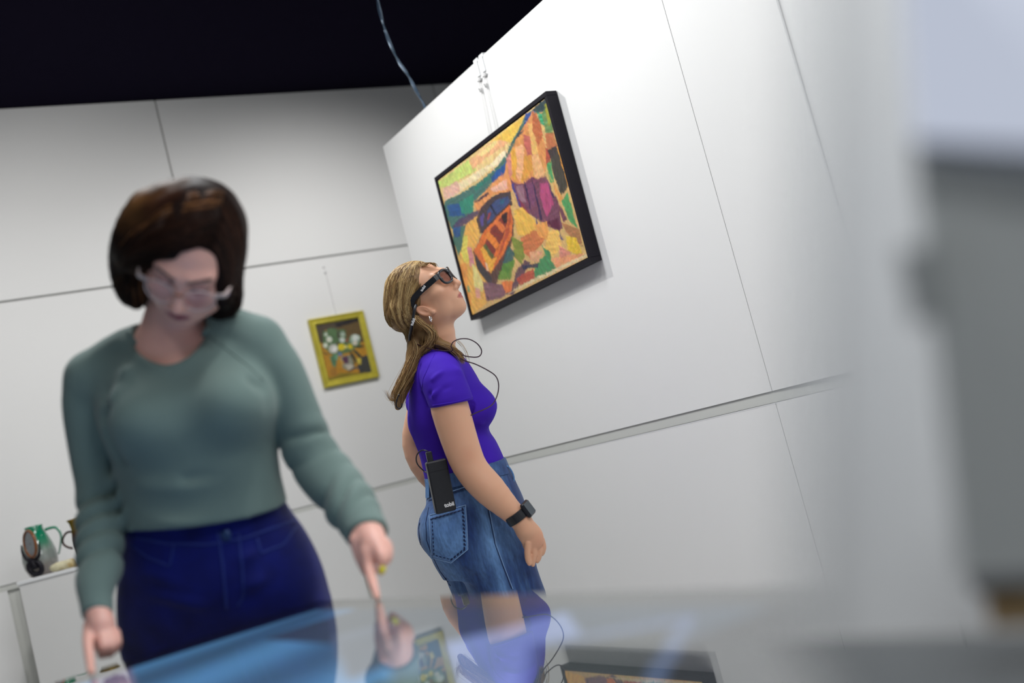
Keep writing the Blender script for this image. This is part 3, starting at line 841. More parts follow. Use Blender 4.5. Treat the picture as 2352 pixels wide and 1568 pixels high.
mkobj('handle', V, mb.F, MT['glaze'], pt, True, np.array(srgb('#8fa49c')) * (1 - tt) + np.array(srgb('#2a8a68')) * tt)
# bronze jug, half hidden by the sleeve
c = onped(192, 1262, 0.12); org = np.array([c[0], c[1], pz])
jg = empty('jug', org, 'dark bronze jug with flared lip behind the green sleeve', 'jug')
prof = [(19, 0), (15, 3), (13, 12), (16, 26), (18.5, 45), (19, 60), (18, 72), (16.5, 82), (19, 96), (23, 103), (22, 104)]
mb = MB().lathe([(ps(r), h * Hh) for r, h in prof], org, n=32)
V = np.array(mb.V); tt = np.clip(((V[:, 2] - pz) / Hh - 68) / 14, 0, 1)[:, None]
mkobj('body', V, mb.F, mat('bronze', (1, 1, 1), 0.35, 0.7, vcol=True, noise=(70, .35, (1, 1, 1))), jg, True, np.array(srgb('#4a2028')) * (1 - tt) + np.array(srgb('#8a7020')) * tt)
hp = smooth_path([onped(u, v, 0.12) for u, v in ((168, 1222), (160, 1221), (151, 1225), (144, 1238), (146, 1249), (155, 1256), (167, 1259))], 6)
MB().tube(hp, ps(2.6), 8).build('handle', mat('bronze_dark', srgb('#3a2018'), 0.35, 0.7), jg, smooth=True)
# pale stone
c0, c1 = onped(118, 1307, 0.05), onped(172, 1290, 0.05); cc = (c0 + c1) / 2; cc[2] = pz + ps(10)
st = Field().ell(cc + ax * -0.006, (ps(30), ps(13), ps(10.5)), FR, k=0.01).ell(cc + ax * ps(20), (ps(12), ps(11), ps(10)), FR, k=0.02)
st.disp(lambda P: 0.0012 * vnoise(P, 260, 4) + 0.002 * vnoise(P, 90, 6))
V, F = st.mesh(0.0035, 12, 1)
t = np.clip(vnoise(V, 120, 8) * .5 + (V - cc) @ ax * 14 - .1, 0, 1)[:, None]
o = mkobj('stone', V, F, mat('pumice', (1, 1, 1), 0.85, vcol=True, bump=(300, .5, .002)), None, True, np.array(srgb('#d6cfae')) * (1 - t) + np.array(srgb('#a8905a')) * t)
tag(o, 'pale cream oblong stone lying in front of the green pitcher', 'stone')
c = onped(179, 1300, 0.08); c[2] = pz + 0.008
o = MB().box((-0.02, -0.012, -0.008), (0.02, 0.012, 0.004), FR, c, bev=0.004).build('clay_shard', mat('terracotta', (0.45, 0.20, 0.08), 0.7, noise=(80, .3, (1, 1, 1))))
tag(o, 'small orange clay shard beside the pale stone', 'shard')
# round plaque on its black stand
pl = empty('plaque_stand', onped(85, 1325, 0.02), 'round grey dish with a brown rim on a black stand, at the pedestal edge', 'ornament')
nA = nrm(-CF * 0.72 + CR * -0.66 + CD * 0.1)    # dish faces left towards the camera
c = onped(69, 1249, 0.03); e1 = nrm(CD * 0.95 + CR * 0.31); e1 = nrm(e1 - nA * (e1 @ nA)); e2 = nrm(np.cross(nA, e1))
R_ = ps(30)
ringp = [c + R_ * (math.cos(a) * e1 + math.sin(a) * e2) for a in np.linspace(0, 2 * math.pi, 41)]
MB().tube(ringp, ps(3.4), 10, False).build('rim', mat('brown_rim', srgb('#7c4a24'), 0.4, noise=(60, .2, (1, 1, 1))), pl, smooth=True)
V = [c] + [c + (R_ - 0.002) * (math.cos(a) * e1 + math.sin(a) * e2) for a in np.linspace(0, 2 * math.pi, 40, endpoint=False)]
Vb = [v - nA * 0.01 for v in V]
MB().add(V + Vb, [(0, i + 1, (i + 1) % 40 + 1) for i in range(40)] + [(41, 41 + (i + 1) % 40 + 1, 41 + i + 1) for i in range(40)] + [(i + 1, 42 + i, 42 + (i + 1) % 40, (i + 1) % 40 + 1) for i in range(40)]).build('disc', mat('grey_disc', (0.30, 0.33, 0.35), 0.5, noise=(40, .1, (1, 1, 1))), pl)
mk_ = c + nA * 0.001
MB().add([mk_ + 0.007 * (math.cos(a) * e1 + math.sin(a) * e2) * (1 if i % 2 else .45) for i, a in enumerate(np.linspace(0, 6.283, 10, endpoint=False))], [tuple(range(10))]).build('stamp', mat('pink_mark', srgb('#8a6870'), .6), pl)
crad = smooth_path([onped(u, v, 0.035) for u, v in ((49, 1252), (51, 1268), (58, 1281), (68, 1287), (80, 1286), (89, 1276), (91, 1262), (89, 1244))], 6)
MB().tube(crad, np.concatenate([np.linspace(ps(1.5), ps(5), len(crad) // 2), np.linspace(ps(5), ps(1.5), len(crad) - len(crad) // 2)]), 10).build('cradle', MT['black'], pl, smooth=True)
MB().tube([onped(74, 1284, 0.035), onped(78, 1296, 0.035), onped(82, 1306, 0.035)], [ps(7), ps(6.5), ps(10)], 12).build('stem', MT['black'], pl, smooth=True)
fc = onped(84, 1316, 0.035); r0 = ps(14.5); fc[2] = max(fc[2], pz + r0 + ps(6.2))
ringp = [fc + r0 * (math.cos(a) * nrm(CR) * 1.0 + math.sin(a) * np.array([0, 0, 1.0]) * 1.0) for a in np.linspace(0, 2 * math.pi, 33)]
MB().tube(ringp, ps(6), 10, False).build('foot', MT['black'], pl, smooth=True)

# ================================================================== TOUCH TABLE
HT = 0.175; ZT = EYE - HT
def tq(x, y): return (x * HT, y * HT)
tb = empty('touch_table', (0.16, 1.0, 0), 'glossy touchscreen table with glowing blue pictures, in the foreground', 'table')
tx0, tx1, ty0, ty1 = -0.34, 3.77 * HT, 0.12, 10.98 * HT
MT['tbody'] = mat('table_body', (0.55, 0.56, 0.56), 0.4)
MB().box((tx0 + 0.09, ty0 + 0.09, 0.06), (tx1 - 0.09, ty1 - 0.09, ZT - 0.016), bev=0.004).build('cabinet', MT['tbody'], tb)
MB().box((tx0 + 0.13, ty0 + 0.13, 0.0), (tx1 - 0.13, ty1 - 0.13, 0.06)).build('plinth', MT['black'], tb)
def glossy_over(name, emis_attr=True):
    m = bpy.data.materials.new(name); m.use_nodes = True; nt = m.node_tree; nt.nodes.clear(); L = nt.links
    out = nt.nodes.new('ShaderNodeOutputMaterial'); mix = nt.nodes.new('ShaderNodeMixShader'); fr = nt.nodes.new('ShaderNodeFresnel'); fr.inputs[0].default_value = 1.95
    gl = nt.nodes.new('ShaderNodeBsdfGlossy'); gl.inputs['Roughness'].default_value = 0.012; gl.inputs['Color'].default_value = (0.97, 0.98, 0.97, 1)
    add = nt.nodes.new('ShaderNodeAddShader'); df = nt.nodes.new('ShaderNodeBsdfDiffuse'); em = nt.nodes.new('ShaderNodeEmission')
    L.new(fr.outputs[0], mix.inputs[0]); L.new(add.outputs[0], mix.inputs[1]); L.new(gl.outputs[0], mix.inputs[2]); L.new(mix.outputs[0], out.inputs[0])
    L.new(df.outputs[0], add.inputs[0]); L.new(em.outputs[0], add.inputs[1])
    if emis_attr:
        at = nt.nodes.new('ShaderNodeAttribute'); at.attribute_name = 'Col'; L.new(at.outputs['Color'], em.inputs[0])
        # a display panel is dimmer seen edge-on
        ge = nt.nodes.new('ShaderNodeNewGeometry'); dt = nt.nodes.new('ShaderNodeVectorMath'); dt.operation = 'DOT_PRODUCT'
        L.new(ge.outputs['Normal'], dt.inputs[0]); L.new(ge.outputs['Incoming'], dt.inputs[1])
        ma = nt.nodes.new('ShaderNodeMath'); ma.operation = 'MULTIPLY_ADD'; ma.inputs[1].default_value = 0.2; ma.inputs[2].default_value = 0.8
        L.new(dt.outputs['Value'], ma.inputs[0]); L.new(ma.outputs[0], em.inputs[1])
        df.inputs[0].default_value = (0.05, 0.055, 0.06, 1)
    else:
        em.inputs[1].default_value = 0.0; df.inputs[0].default_value = (0.12, 0.125, 0.125, 1)
    return m
MT['bezel'] = glossy_over('glass_over_grey', False); MT['bezeld'] = glossy_over('glass_over_black', False); [setattr(n_.inputs[0], 'default_value', (.012, .012, .016, 1)) for n_ in MT['bezeld'].node_tree.nodes if n_.type == 'BSDF_DIFFUSE']; MT['screen'] = glossy_over('glass_over_screen', True)
sx0, sx1, sy0, sy1 = -0.26, 3.45 * HT, 0.22, 10.2 * HT
# glass bezel as a ring round the screen so that nothing overlaps
mb = MB()
for lo, hi in (((tx0, ty0), (tx1, sy0)), ((tx0, sy1), (tx1, ty1)), ((tx0, sy0), (sx0, sy1)), ((sx1, sy0), (tx1, sy1))):
    mb.box((lo[0], lo[1], ZT - 0.014), (hi[0], hi[1], ZT))
    mb.build('glass_border', MT['bezel'] if lo[0] == sx1 or hi[1] == sy0 else MT['bezeld'], tb); mb = MB()
nx, ny = 150, 260
a, b = np.meshgrid(np.linspace(sx0, sx1, nx + 1), np.linspace(sy0, sy1, ny + 1))
X = a.ravel(); Y = b.ravel(); P3 = np.stack([X, Y, X * 0], 1)
wx = X + 0.02 * vnoise(P3, 9, 1); wy = Y + 0.02 * vnoise(P3, 9, 2)
C = np.tile(np.array([0.13, 0.40, 0.78]), (len(X), 1))
band = np.clip(np.sin((wy * 1.0 - wx * .4) * 16) * .5 + .5, 0, 1)[:, None]
C = C * (0.45 + 0.75 * band)
C[(X > 2.6 * HT) & (Y < 9.2 * HT)] = (0.05, 0.085, 0.13)
C[(Y < 4.0 * HT)] = (0.012, 0.015, 0.018)
def tpx(pts): return [tuple(onZ(u, v, ZT)[:2]) for u, v in pts]
def card(pts, inner, border, w=0.16, soft=.25):
    m = inpoly(X, Y, pts); C[m] = border
    c = np.mean(pts, 0); q = [tuple(c + (np.array(p) - c) * (1 - w)) for p in pts]
    k = inpoly(X, Y, q); C[k] = np.array(inner) * (1 + soft * vnoise(P3[k], 22, 5))[:, None]
card(tpx([(762, 1462), (905, 1425), (950, 1500), (800, 1568)]), (0.10, 0.15, 0.23), (0.16, 0.22, 0.34), .10)
card(tpx([(925, 1500), (1300, 1405), (1345, 1470), (1330, 1640), (880, 1700), (900, 1560)]), (0.33, 0.45, 0.86), (0.30, 0.42, 0.75), .12, .15)
card(tpx([(880, 1470), (1000, 1440), (1060, 1560), (930, 1640)]), (0.16, 0.27, 0.40), (0.25, 0.30, 0.36), .14)
card(tpx([(1600, 1410), (1215, 1478), (1180, 1640), (1480, 1640)]), (0.035, 0.045, 0.045), (0.13, 0.20, 0.38), .20)
card(tpx([(850, 1568), (1020, 1548), (1120, 1640), (820, 1680)]), (0.10, 0.16, 0.14), (0.12, 0.18, 0.16), .10)
card(tpx([(215, 1546), (300, 1528), (320, 1600), (200, 1620)]), (0.32, 0.28, 0.50), (0.40, 0.38, 0.62), .10)
i = np.arange(ny)[:, None] * (nx + 1) + np.arange(nx)[None]
F = np.stack([i, i + 1, i + nx + 2, i + nx + 1], -1).reshape(-1, 4)
mkobj('screen', np.stack([X, Y, X * 0 + ZT], 1), F, MT['screen'], tb, False, C)
MB().box((sx0, sy0, ZT - 0.014), (sx1, sy1, ZT - 0.002)).build('display_panel', MT['black'], tb)

# ================================================================== NEAR THINGS AT THE RIGHT, FAR OUT OF FOCUS
def pxslab(name, pts, thick, mt, parent=None):
    """upright board from its outline (pixel u, v, depth), given real thickness"""
    A = np.array([W(*p) for p in pts]); n = nrm(np.cross(A[1] - A[0], A[2] - A[0]))
    if n @ CF < 0: n = -n
    Bk = A + n * thick; k = len(A)
    F = [tuple(range(k)), tuple(range(2 * k - 1, k - 1, -1))] + [(i, (i + 1) % k, k + (i + 1) % k, k + i) for i in range(k)]
    return MB().add(list(A) + list(Bk), F).build(name, mt, parent)
sg = empty('display_stand', W(2300, 900, 0.52), 'blurred grey board stand close to the camera at the right edge', 'display stand')
MT['greyboard'] = mat('grey_board', (0.86, 0.90, 0.90), 0.6, noise=(4, .05, (1, 1, 1)))
pxslab('board', [(2098, 345, .45), (2560, 400, .40), (2620, 1318, .40), (2205, 1330, .45)], 0.01, MT['greyboard'], sg)
pxslab('handle', [(2072, 572, .443), (2140, 566, .443), (2172, 735, .443), (2108, 745, .443)], 0.006, mat('grey_handle', (0.5, 0.53, 0.54), .5), sg)
sc = empty('glow_panel', W(2250, 150, 0.5), 'blurred pale blue panel with added glow in the top right corner', 'screen')
MT['glowpanel'] = mat('glow_panel', (0.05, 0.05, 0.06), 0.3, emit=((0.55, 0.60, 0.72), 0.85))  # made-up glow: emission supplies the bright patch at the top right
pxslab('panel', [(2052, -260, .44), (2560, -260, .41), (2560, 352, .39), (2098, 322, .44)], 0.008, MT['glowpanel'], sc)
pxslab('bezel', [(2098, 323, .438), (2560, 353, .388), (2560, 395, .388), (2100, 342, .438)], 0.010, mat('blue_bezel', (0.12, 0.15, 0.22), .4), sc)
wdn = empty('wooden_block', W(2320, 1400, 0.62), 'blurred tan wooden block with dark edges at the lower right edge', 'block')
pxslab('block', [(2268, 1368, .57), (2560, 1340, .55), (2560, 1430, .55), (2275, 1442, .57)], 0.03, mat('tan_wood', (0.40, 0.27, 0.13), .6, noise=(20, .2, (1, 8, 1))), wdn)
pxslab('edge_strip', [(2235, 1340, .57), (2560, 1310, .55), (2560, 1345, .55), (2240, 1368, .57)], 0.05, MT['black'], wdn)
# frosted sheet whose frosting fades out towards its left edge
m = mat('graded_frosting', (0.84, 0.85, 0.86), 0.8, spec=.1); nt_ = m.node_tree
at_ = nt_.nodes.new('ShaderNodeAttribute'); at_.attribute_name = 'Col'; nt_.links.new(at_.outputs['Fac'], nt_.nodes['Principled BSDF'].inputs['Alpha'])
V = []; K = []; nu_, nv_ = 24, 2
for lay in (0, .004):
    for j in range(nv_ + 1):
        for i in range(nu_ + 1):
            t = j / nv_; a_ = i / nu_
            l0 = onZ(1720, 1466, ZT + .0015); r0_ = onZ(2700, 1436, ZT + .0015); l1 = W(1720, -250, .98); r1 = W(2700, -330, .80)
            l_ = l1 * (1 - t) + l0 * t; r__ = r1 * (1 - t) + r0_ * t
            V.append(l_ * (1 - a_) + r__ * a_ + CF * lay); K.append(min(1.0, (max(0, a_ - .0) / .34)) ** 1.4 * .97)
n1_ = (nu_ + 1) * (nv_ + 1)
F = [(j * (nu_ + 1) + i, j * (nu_ + 1) + i + 1, (j + 1) * (nu_ + 1) + i + 1, (j + 1) * (nu_ + 1) + i) for j in range(nv_) for i in range(nu_)]
F = F + [tuple(n1_ + x for x in f[::-1]) for f in F]
bl = (nv_ * (nu_ + 1)); F += [(bl + i, bl + i + 1, n1_ + bl + i + 1, n1_ + bl + i) for i in range(nu_)]
ac = mkobj('frosted_sheet', V, F, m, None, False, np.repeat(np.array(K)[:, None], 3, 1))
tag(ac, 'tall blurred frosted acrylic sheet standing on the table at the right', 'sheet')
# ================================================================== PEOPLE
EAR_TILT = 0.25; EAR_Y = -0.010; EAR_Z = -0.020
MT['skin'] = mat('skin', (1, 1, 1), 0.42, vcol=True, sss=0.18, bump=(400, 0.08, 0.0006))
def head_field(F, o, f, up, s, k=0.012, right=None):
    """head of size s at o facing f; returns the local frame rows (x = person's left, y = forward, z = up)"""
    f = nrm(f); up = nrm(up - f * (up @ f)); x = nrm(np.cross(up, f)) * -1
    x = nrm(np.cross(f, up)) * -1      # person's left
    R = np.array([x, f, up]); T = lambda a: o + (np.array(a, float) * s) @ R
    e = lambda c, r, k=0.01, op='u': F.ell(T(c), np.array(r) * s, R, k * s, op)
    e((0, -0.016, 0.042), (0.074, 0.096, 0.084))
    e((0, 0.030, 0.020), (0.066, 0.070, 0.085), 0.02)
    e((0, 0.040, -0.030), (0.056, 0.056, 0.075), 0.02)
    e((0, 0.030, -0.062), (0.050, 0.052, 0.042), 0.03)
    for sx in (-1, 1):
        e((sx * 0.040, 0.062, -0.022), (0.024, 0.024, 0.022), 0.03)          # cheek
        e((sx * 0.046, 0.018, -0.065), (0.016, 0.034, 0.026), 0.03)         # jaw
        F.cap(T((sx * 0.014, 0.098, 0.032)), T((sx * 0.044, 0.084, 0.034)), .010 * s, .008 * s, .02 * s)   # brow
        e((sx * 0.031, 0.103, 0.011), (0.018, 0.013, 0.013), 0.015, 's')   # socket
        e((sx * 0.031, 0.082, 0.010), (0.0135, 0.0130, 0.0130), 0.002)       # eyeball
        F.cap(T((sx * 0.018, 0.0925, 0.0165)), T((sx * 0.044, 0.087, 0.0155)), .0042 * s, .0032 * s, .004 * s)   # upper lid
        F.cap(T((sx * 0.019, 0.0915, 0.0035)), T((sx * 0.043, 0.087, 0.0045)), .0030 * s, .0025 * s, .004 * s)
    e((0, 0.060, -0.088), (0.026, 0.024, 0.022), 0.03)                        # chin
    e((0, 0.074, -0.093), (0.015, 0.012, 0.013), 0.02)
    e((0, 0.074, -0.058), (0.030, 0.020, 0.022), 0.02)                        # muzzle
    F.cap(T((0, 0.097, 0.022)), T((0, 0.113, -0.020)), .0075 * s, .0095 * s, .014 * s)   # nose bridge
    e((0, 0.114, -0.030), (0.0115, 0.0125, 0.0100), 0.008)
    for sx in (-1, 1):
        e((sx * 0.0125, 0.102, -0.035), (0.0080, 0.0100, 0.0075), 0.006)
        e((sx * 0.0062, 0.109, -0.0415), (0.0034, 0.0046, 0.0034), 0.003, 's')
    # lips
    F.chain([(T((-0.024, 0.083, -0.064)), .003 * s), (T((-0.010, 0.0955, -0.0585)), .0052 * s), (T((0, 0.0965, -0.0600)), .0048 * s), (T((0.010, 0.0955, -0.0585)), .0052 * s), (T((0.024, 0.083, -0.064)), .003 * s)], .004 * s)
    F.chain([(T((-0.023, 0.083, -0.067)), .003 * s), (T((0, 0.0935, -0.0710)), .0068 * s), (T((0.023, 0.083, -0.067)), .003 * s)], .004 * s)
    F.chain([(T((-0.026, 0.089, -0.0648)), .0012 * s), (T((0, 0.1030, -0.0650)), .0014 * s), (T((0.026, 0.089, -0.0648)), .0012 * s)], .003 * s, 's')
    # ears
    for sx in (-1, 1):
        c = T((sx * 0.074, EAR_Y, EAR_Z))
        tilt = nrm(np.array([sx * 1.0, 0.25, 0.0])) @ R
        U = nrm(up - f * EAR_TILT); V_ = nrm(np.cross(tilt, U)); Fr = np.array([tilt, V_, U])
        F.ell(c, np.array((.0075, .0165, .029)) * s, Fr, .005 * s)
        F.ell(c + tilt * .0060 * s + U * .003 * s, np.array((.0055, .0105, .0195)) * s, Fr, .004 * s, 's')
        F.chain([(c + (U * .016 + V_ * .001 + tilt * .002) * s, .002 * s), (c + (U * .004 - V_ * .005 + tilt * .002) * s, .0022 * s), (c + (-U * .010 - V_ * .003 + tilt * .002) * s, .002 * s)], .003 * s)
        F.ell(c - U * .025 * s + np.array(f) * .006 * s, np.array((.0050, .0075, .009)) * s, Fr, .005 * s)
    return R, T
SKIN = np.array(srgb('#d9a184'))
def face_colour(V, T_o, R, s, skin, lip, brow, closed=True, blush=0.35, eye='#3a2a20'):
    C = np.tile(skin, (len(V), 1)).astype(float)
    q = (V - T_o) @ R.T / s
    def blend(m, c, a=1.0):
        m = (np.clip(m, 0, 1) * a)[:, None]; C[:] = C * (1 - m) + np.array(c) * m
    fr = np.clip((q[:, 1] - 0.02) / 0.03, 0, 1)
    for sx in (-1, 1):
        d = np.sqrt(((q[:, 0] - sx * .042) / .026) ** 2 + ((q[:, 2] + .028) / .022) ** 2)
        blend((1.3 - d) * fr, skin * np.array([1.0, 0.72, 0.70]), blush)
        # brow stripe
        zz = 0.0340 + 0.13 * (np.clip(np.abs(q[:, 0]), 0, .040) - .014)
        d = np.maximum((np.abs(q[:, 0] - sx * .030) - .018) / .004, (np.abs(q[:, 2] - zz) - .0026) / .0018)
        blend((1 - d) * (q[:, 1] > .06), brow, 0.95)
        d = np.hypot((q[:, 0] - sx * .031) / .0165, (q[:, 2] - .010) / .0085)
        if closed:
            lash = np.maximum((np.abs(q[:, 0] - sx * .031) - .0150) / .002, (np.abs(q[:, 2] - (.0045 + 2.2 * (q[:, 0] - sx * .031) ** 2 * 10)) - .0022) / .0012)
            blend((1 - lash) * (q[:, 1] > .07), (0.02, 0.012, 0.01), 0.9)
            blend((1.3 - d) * (q[:, 1] > .07), skin * np.array([.62, .50, .55]), 0.6)
        else:
            eb = (np.hypot(q[:, 0] - sx * .031, q[:, 2] - .010) < .0098) & (q[:, 1] > .088)
            blend(eb * 1.0, (0.75, 0.72, 0.70))
            ir = (np.hypot(q[:, 0] - sx * .031, q[:, 2] - .0115) < .0052) & (q[:, 1] > .085)
            blend(ir * 1.0, srgb(eye))
    lp = np.maximum(np.abs(q[:, 0]) / .025, np.abs(q[:, 2] + .0645 - .0) / (.0130 - 0.35 * np.abs(q[:, 0])))
    blend((1.0 - lp) * 3 * (q[:, 1] > .078), lip, 0.9)
    nz = np.sqrt((q[:, 0] / .016) ** 2 + ((q[:, 2] + .032) / .016) ** 2 + ((q[:, 1] - .115) / .02) ** 2)
    blend(1.2 - nz, skin * np.array([1.0, .75, .70]), .35)
    er = np.sqrt(((np.abs(q[:, 0]) - .076) / .014) ** 2 + ((q[:, 1] + .01) / .025) ** 2 + ((q[:, 2] + .022) / .034) ** 2)
    blend((1.3 - er) * 2, skin * np.array([1.0, .74, .66]), .35)
    return C
def px_(u, v, d, r):
    """skeleton point: pixel, depth, radius in pixels at that depth"""
    return (W(u, v, d), m2(r, d))

# ------------------------------------------------------------------ woman in the green sweater
print('woman 1')
w1 = empty('person', onZ(500, 1500, ZT) * np.array([1, 1, 0]) + np.array([0, 0.12, 0]), 'person in a green sweater and dark blue jeans pointing both index fingers at the table', 'person')
H1O = W(446, 586, 1.84)
up_i = nrm(-CD * 0.972 + CR * 0.235); th = math.radians(44)
yaw = math.radians(10)
f0 = nrm(-CF * math.cos(yaw) + nrm(np.cross(CF, up_i)) * math.sin(yaw))
f1 = f0 * math.cos(th) - up_i * math.sin(th); u1 = up_i * math.cos(th) + f0 * math.sin(th)
S1 = 0.90
B1 = Field()
R1, T1 = head_field(B1, H1O, f1, u1, S1)
B1.chain([(T1((0, -0.045, -0.035)), .047), (W(395, 740, 1.925), .049), (W(392, 815, 1.94), .058)], .02)       # neck
B1.loft([(W(400, 800, 1.93), m2(105, 1.93), .05), (W(415, 860, 1.93), m2(170, 1.93), .078), (W(430, 930, 1.93), m2(180, 1.93), .092), (W(445, 1010, 1.94), m2(165, 1.94), .095), (W(462, 1110, 1.96), m2(160, 1.96), .09), (W(480, 1220, 1.98), m2(180, 1.98), .10), (W(500, 1330, 1.99), m2(205, 1.99), .105)], .03)
arm1R = [px_(225, 870, 1.93, 46), px_(198, 960, 1.94, 38), px_(218, 1140, 1.94, 34), px_(228, 1210, 1.91, 35), px_(224, 1320, 1.84, 30), px_(224, 1402, 1.78, 25), px_(232, 1430, 1.765, 27)]
arm1L = [px_(610, 830, 1.93, 50), px_(660, 900, 1.94, 42), px_(710, 1035, 1.95, 40), px_(760, 1110, 1.92, 40), px_(815, 1180, 1.86, 38), px_(846, 1232, 1.80, 33)]
B1.chain([px_(400, 800, 1.93, 55)] + arm1R, .03); B1.chain([px_(400, 790, 1.93, 55)] + arm1L, .03)
# her right hand (left in the picture): index down, the rest curled
B1.chain([px_(226, 1405, 1.778, 25), px_(233, 1440, 1.765, 27), px_(240, 1462, 1.76, 22)], .012)
B1.chain([px_(205, 1436, 1.765, 13.5), px_(202, 1472, 1.735, 12.5), px_(206, 1512, 1.70, 11), px_(210, 1543, 1.675, 9)], .005)
B1.chain([px_(232, 1456, 1.75, 13.5), px_(238, 1484, 1.735, 12.5), px_(234, 1503, 1.755, 11), px_(228, 1484, 1.78, 10)], .004)
B1.chain([px_(251, 1455, 1.755, 13), px_(256, 1482, 1.74, 12), px_(252, 1500, 1.76, 10.5), px_(244, 1482, 1.785, 10)], .004)
B1.chain([px_(264, 1452, 1.765, 12), px_(269, 1474, 1.752, 11), px_(265, 1490, 1.77, 10), px_(257, 1476, 1.79, 9)], .004)
B1.chain([px_(214, 1420, 1.785, 14), px_(222, 1460, 1.79, 12), px_(230, 1490, 1.78, 11)], .006)
# her left hand (right in the picture)
B1.chain([px_(846, 1228, 1.80, 34), px_(858, 1252, 1.78, 33), px_(872, 1272, 1.775, 24)], .012)
B1.chain([px_(842, 1268, 1.765, 17), px_(847, 1306, 1.755, 13.5), px_(857, 1342, 1.725, 11.5), px_(866, 1371, 1.706, 8)], .006)
B1.chain([px_(816, 1240, 1.785, 15), px_(826, 1278, 1.78, 12.5), px_(840, 1312, 1.77, 10)], .006)
B1.chain([px_(868, 1258, 1.765, 17), px_(878, 1284, 1.75, 14), px_(872, 1304, 1.765, 11.5), px_(862, 1290, 1.79, 11)], .005)
B1.chain([px_(882, 1252, 1.775, 16), px_(890, 1276, 1.765, 13), px_(880, 1296, 1.775, 11), px_(872, 1284, 1.795, 10)], .005)
B1.chain([px_(888, 1250, 1.79, 13), px_(892, 1270, 1.785, 11), px_(876, 1312, 1.775, 9.5)], .005)
# legs down to the floor behind the table
hipc = W(500, 1330, 2.05); gz = np.array([0, 0, 1.0])
sd1 = nrm(np.cross(CF * np.array([1, 1, 0]), gz)) ; fw1 = nrm(CF * np.array([1, 1, 0]))
for sx in (-1, 1):
    h0 = hipc + sd1 * sx * .085
    B1.chain([(h0, .085), (np.array([h0[0], h0[1], 0.52]) + sd1 * sx * .01, .055), (np.array([h0[0], h0[1], 0.12]) + fw1 * .03, .036)], .03)
V, F = B1.mesh(0.0032, 16, 2)
C = face_colour(V, H1O, R1, S1, np.array(srgb('#eab4a6')), srgb('#8f3a50'), srgb('#2a1812'), True, .3)
print('body1', len(V))
import time as _t
body1 = mkobj('body', V, F, MT['skin'], w1, True, C)
# sweater
Sw = Field()
Sw.loft([(W(397, 778, 1.93), m2(112, 1.93), .062), (W(408, 820, 1.93), m2(180, 1.93), .086), (W(422, 890, 1.93), m2(203, 1.93), .108), (W(438, 965, 1.93), m2(202, 1.93), .116), (W(450, 1040, 1.94), m2(188, 1.94), .108), (W(460, 1110, 1.95), m2(184, 1.95), .105), (W(470, 1182, 1.96), m2(190, 1.96), .112)], .03)
hem_n = nrm(CD * 370 + CR * 40)
Sw.plane(W(470, 1206, 1.86), hem_n, .006)
Sw.disp(lambda P: .010 * np.clip(1 - np.abs((P - W(470, 1206, 1.86)) @ hem_n + .01) / .02, 0, 1) * 0)
Sw.chain([px_(395, 775, 1.93, 52), px_(300, 812, 1.93, 60), px_(215, 868, 1.93, 62)], .03)
Sw.chain([px_(400, 765, 1.93, 52), px_(500, 762, 1.93, 62), px_(588, 790, 1.93, 66)], .03)
for (u, v) in ((338, 965), (540, 925)): Sw.ell(W(u, v, 1.865), (m2(82, 1.86), m2(78, 1.86), .072), np.array([CR, CD, CF]), .05)
Sw.chain([px_(212, 868, 1.93, 60), px_(196, 930, 1.93, 51), px_(207, 1040, 1.94, 46), px_(222, 1130, 1.94, 44), px_(229, 1200, 1.91, 49), px_(228, 1290, 1.86, 46), px_(222, 1370, 1.80, 38), px_(224, 1412, 1.775, 35)], .012, sub=5)
Sw.chain([px_(590, 795, 1.93, 64), px_(640, 850, 1.93, 56), px_(682, 950, 1.94, 54), px_(716, 1045, 1.95, 60), px_(770, 1112, 1.92, 60), px_(818, 1178, 1.86, 54), px_(848, 1235, 1.80, 50)], .012, sub=5)
# sleeve and waist folds
def ring_folds(a, b, n, amp, seed, r):
    a = W(*a); b = W(*b); ab = b - a; L = np.linalg.norm(ab); A = ab / L
    tilt = nrm(CR * 0.8 + CD * .3)
    def f(P):
        q = P - a; t = q @ A + 0.25 * (q @ tilt) ; ph = t / L
        rad = np.linalg.norm(q - np.outer(q @ A, A), axis=1)
        w = np.clip(np.minimum(ph + .15, 1.1 - ph) * 5, 0, 1) * (rad < r) * np.clip((r - rad) / (r * .3), 0, 1)
        return -amp * w * (np.abs(np.sin(ph * n * 3.1416 + 2.4 * vnoise(P, 20, seed))) ** .7 * 2 - 1) * (0.5 + .5 * vnoise(P, 26, seed + 3))
    lo = np.minimum(a, b) - r; hi = np.maximum(a, b) + r
    Sw.p.append((f, lo, hi, 'd', 0))
ring_folds((228, 1130, 1.93), (224, 1400, 1.79), 4.0, .0080, 3, .06)
ring_folds((712, 1020, 1.95), (838, 1215, 1.82), 4.0, .0078, 9, .075)
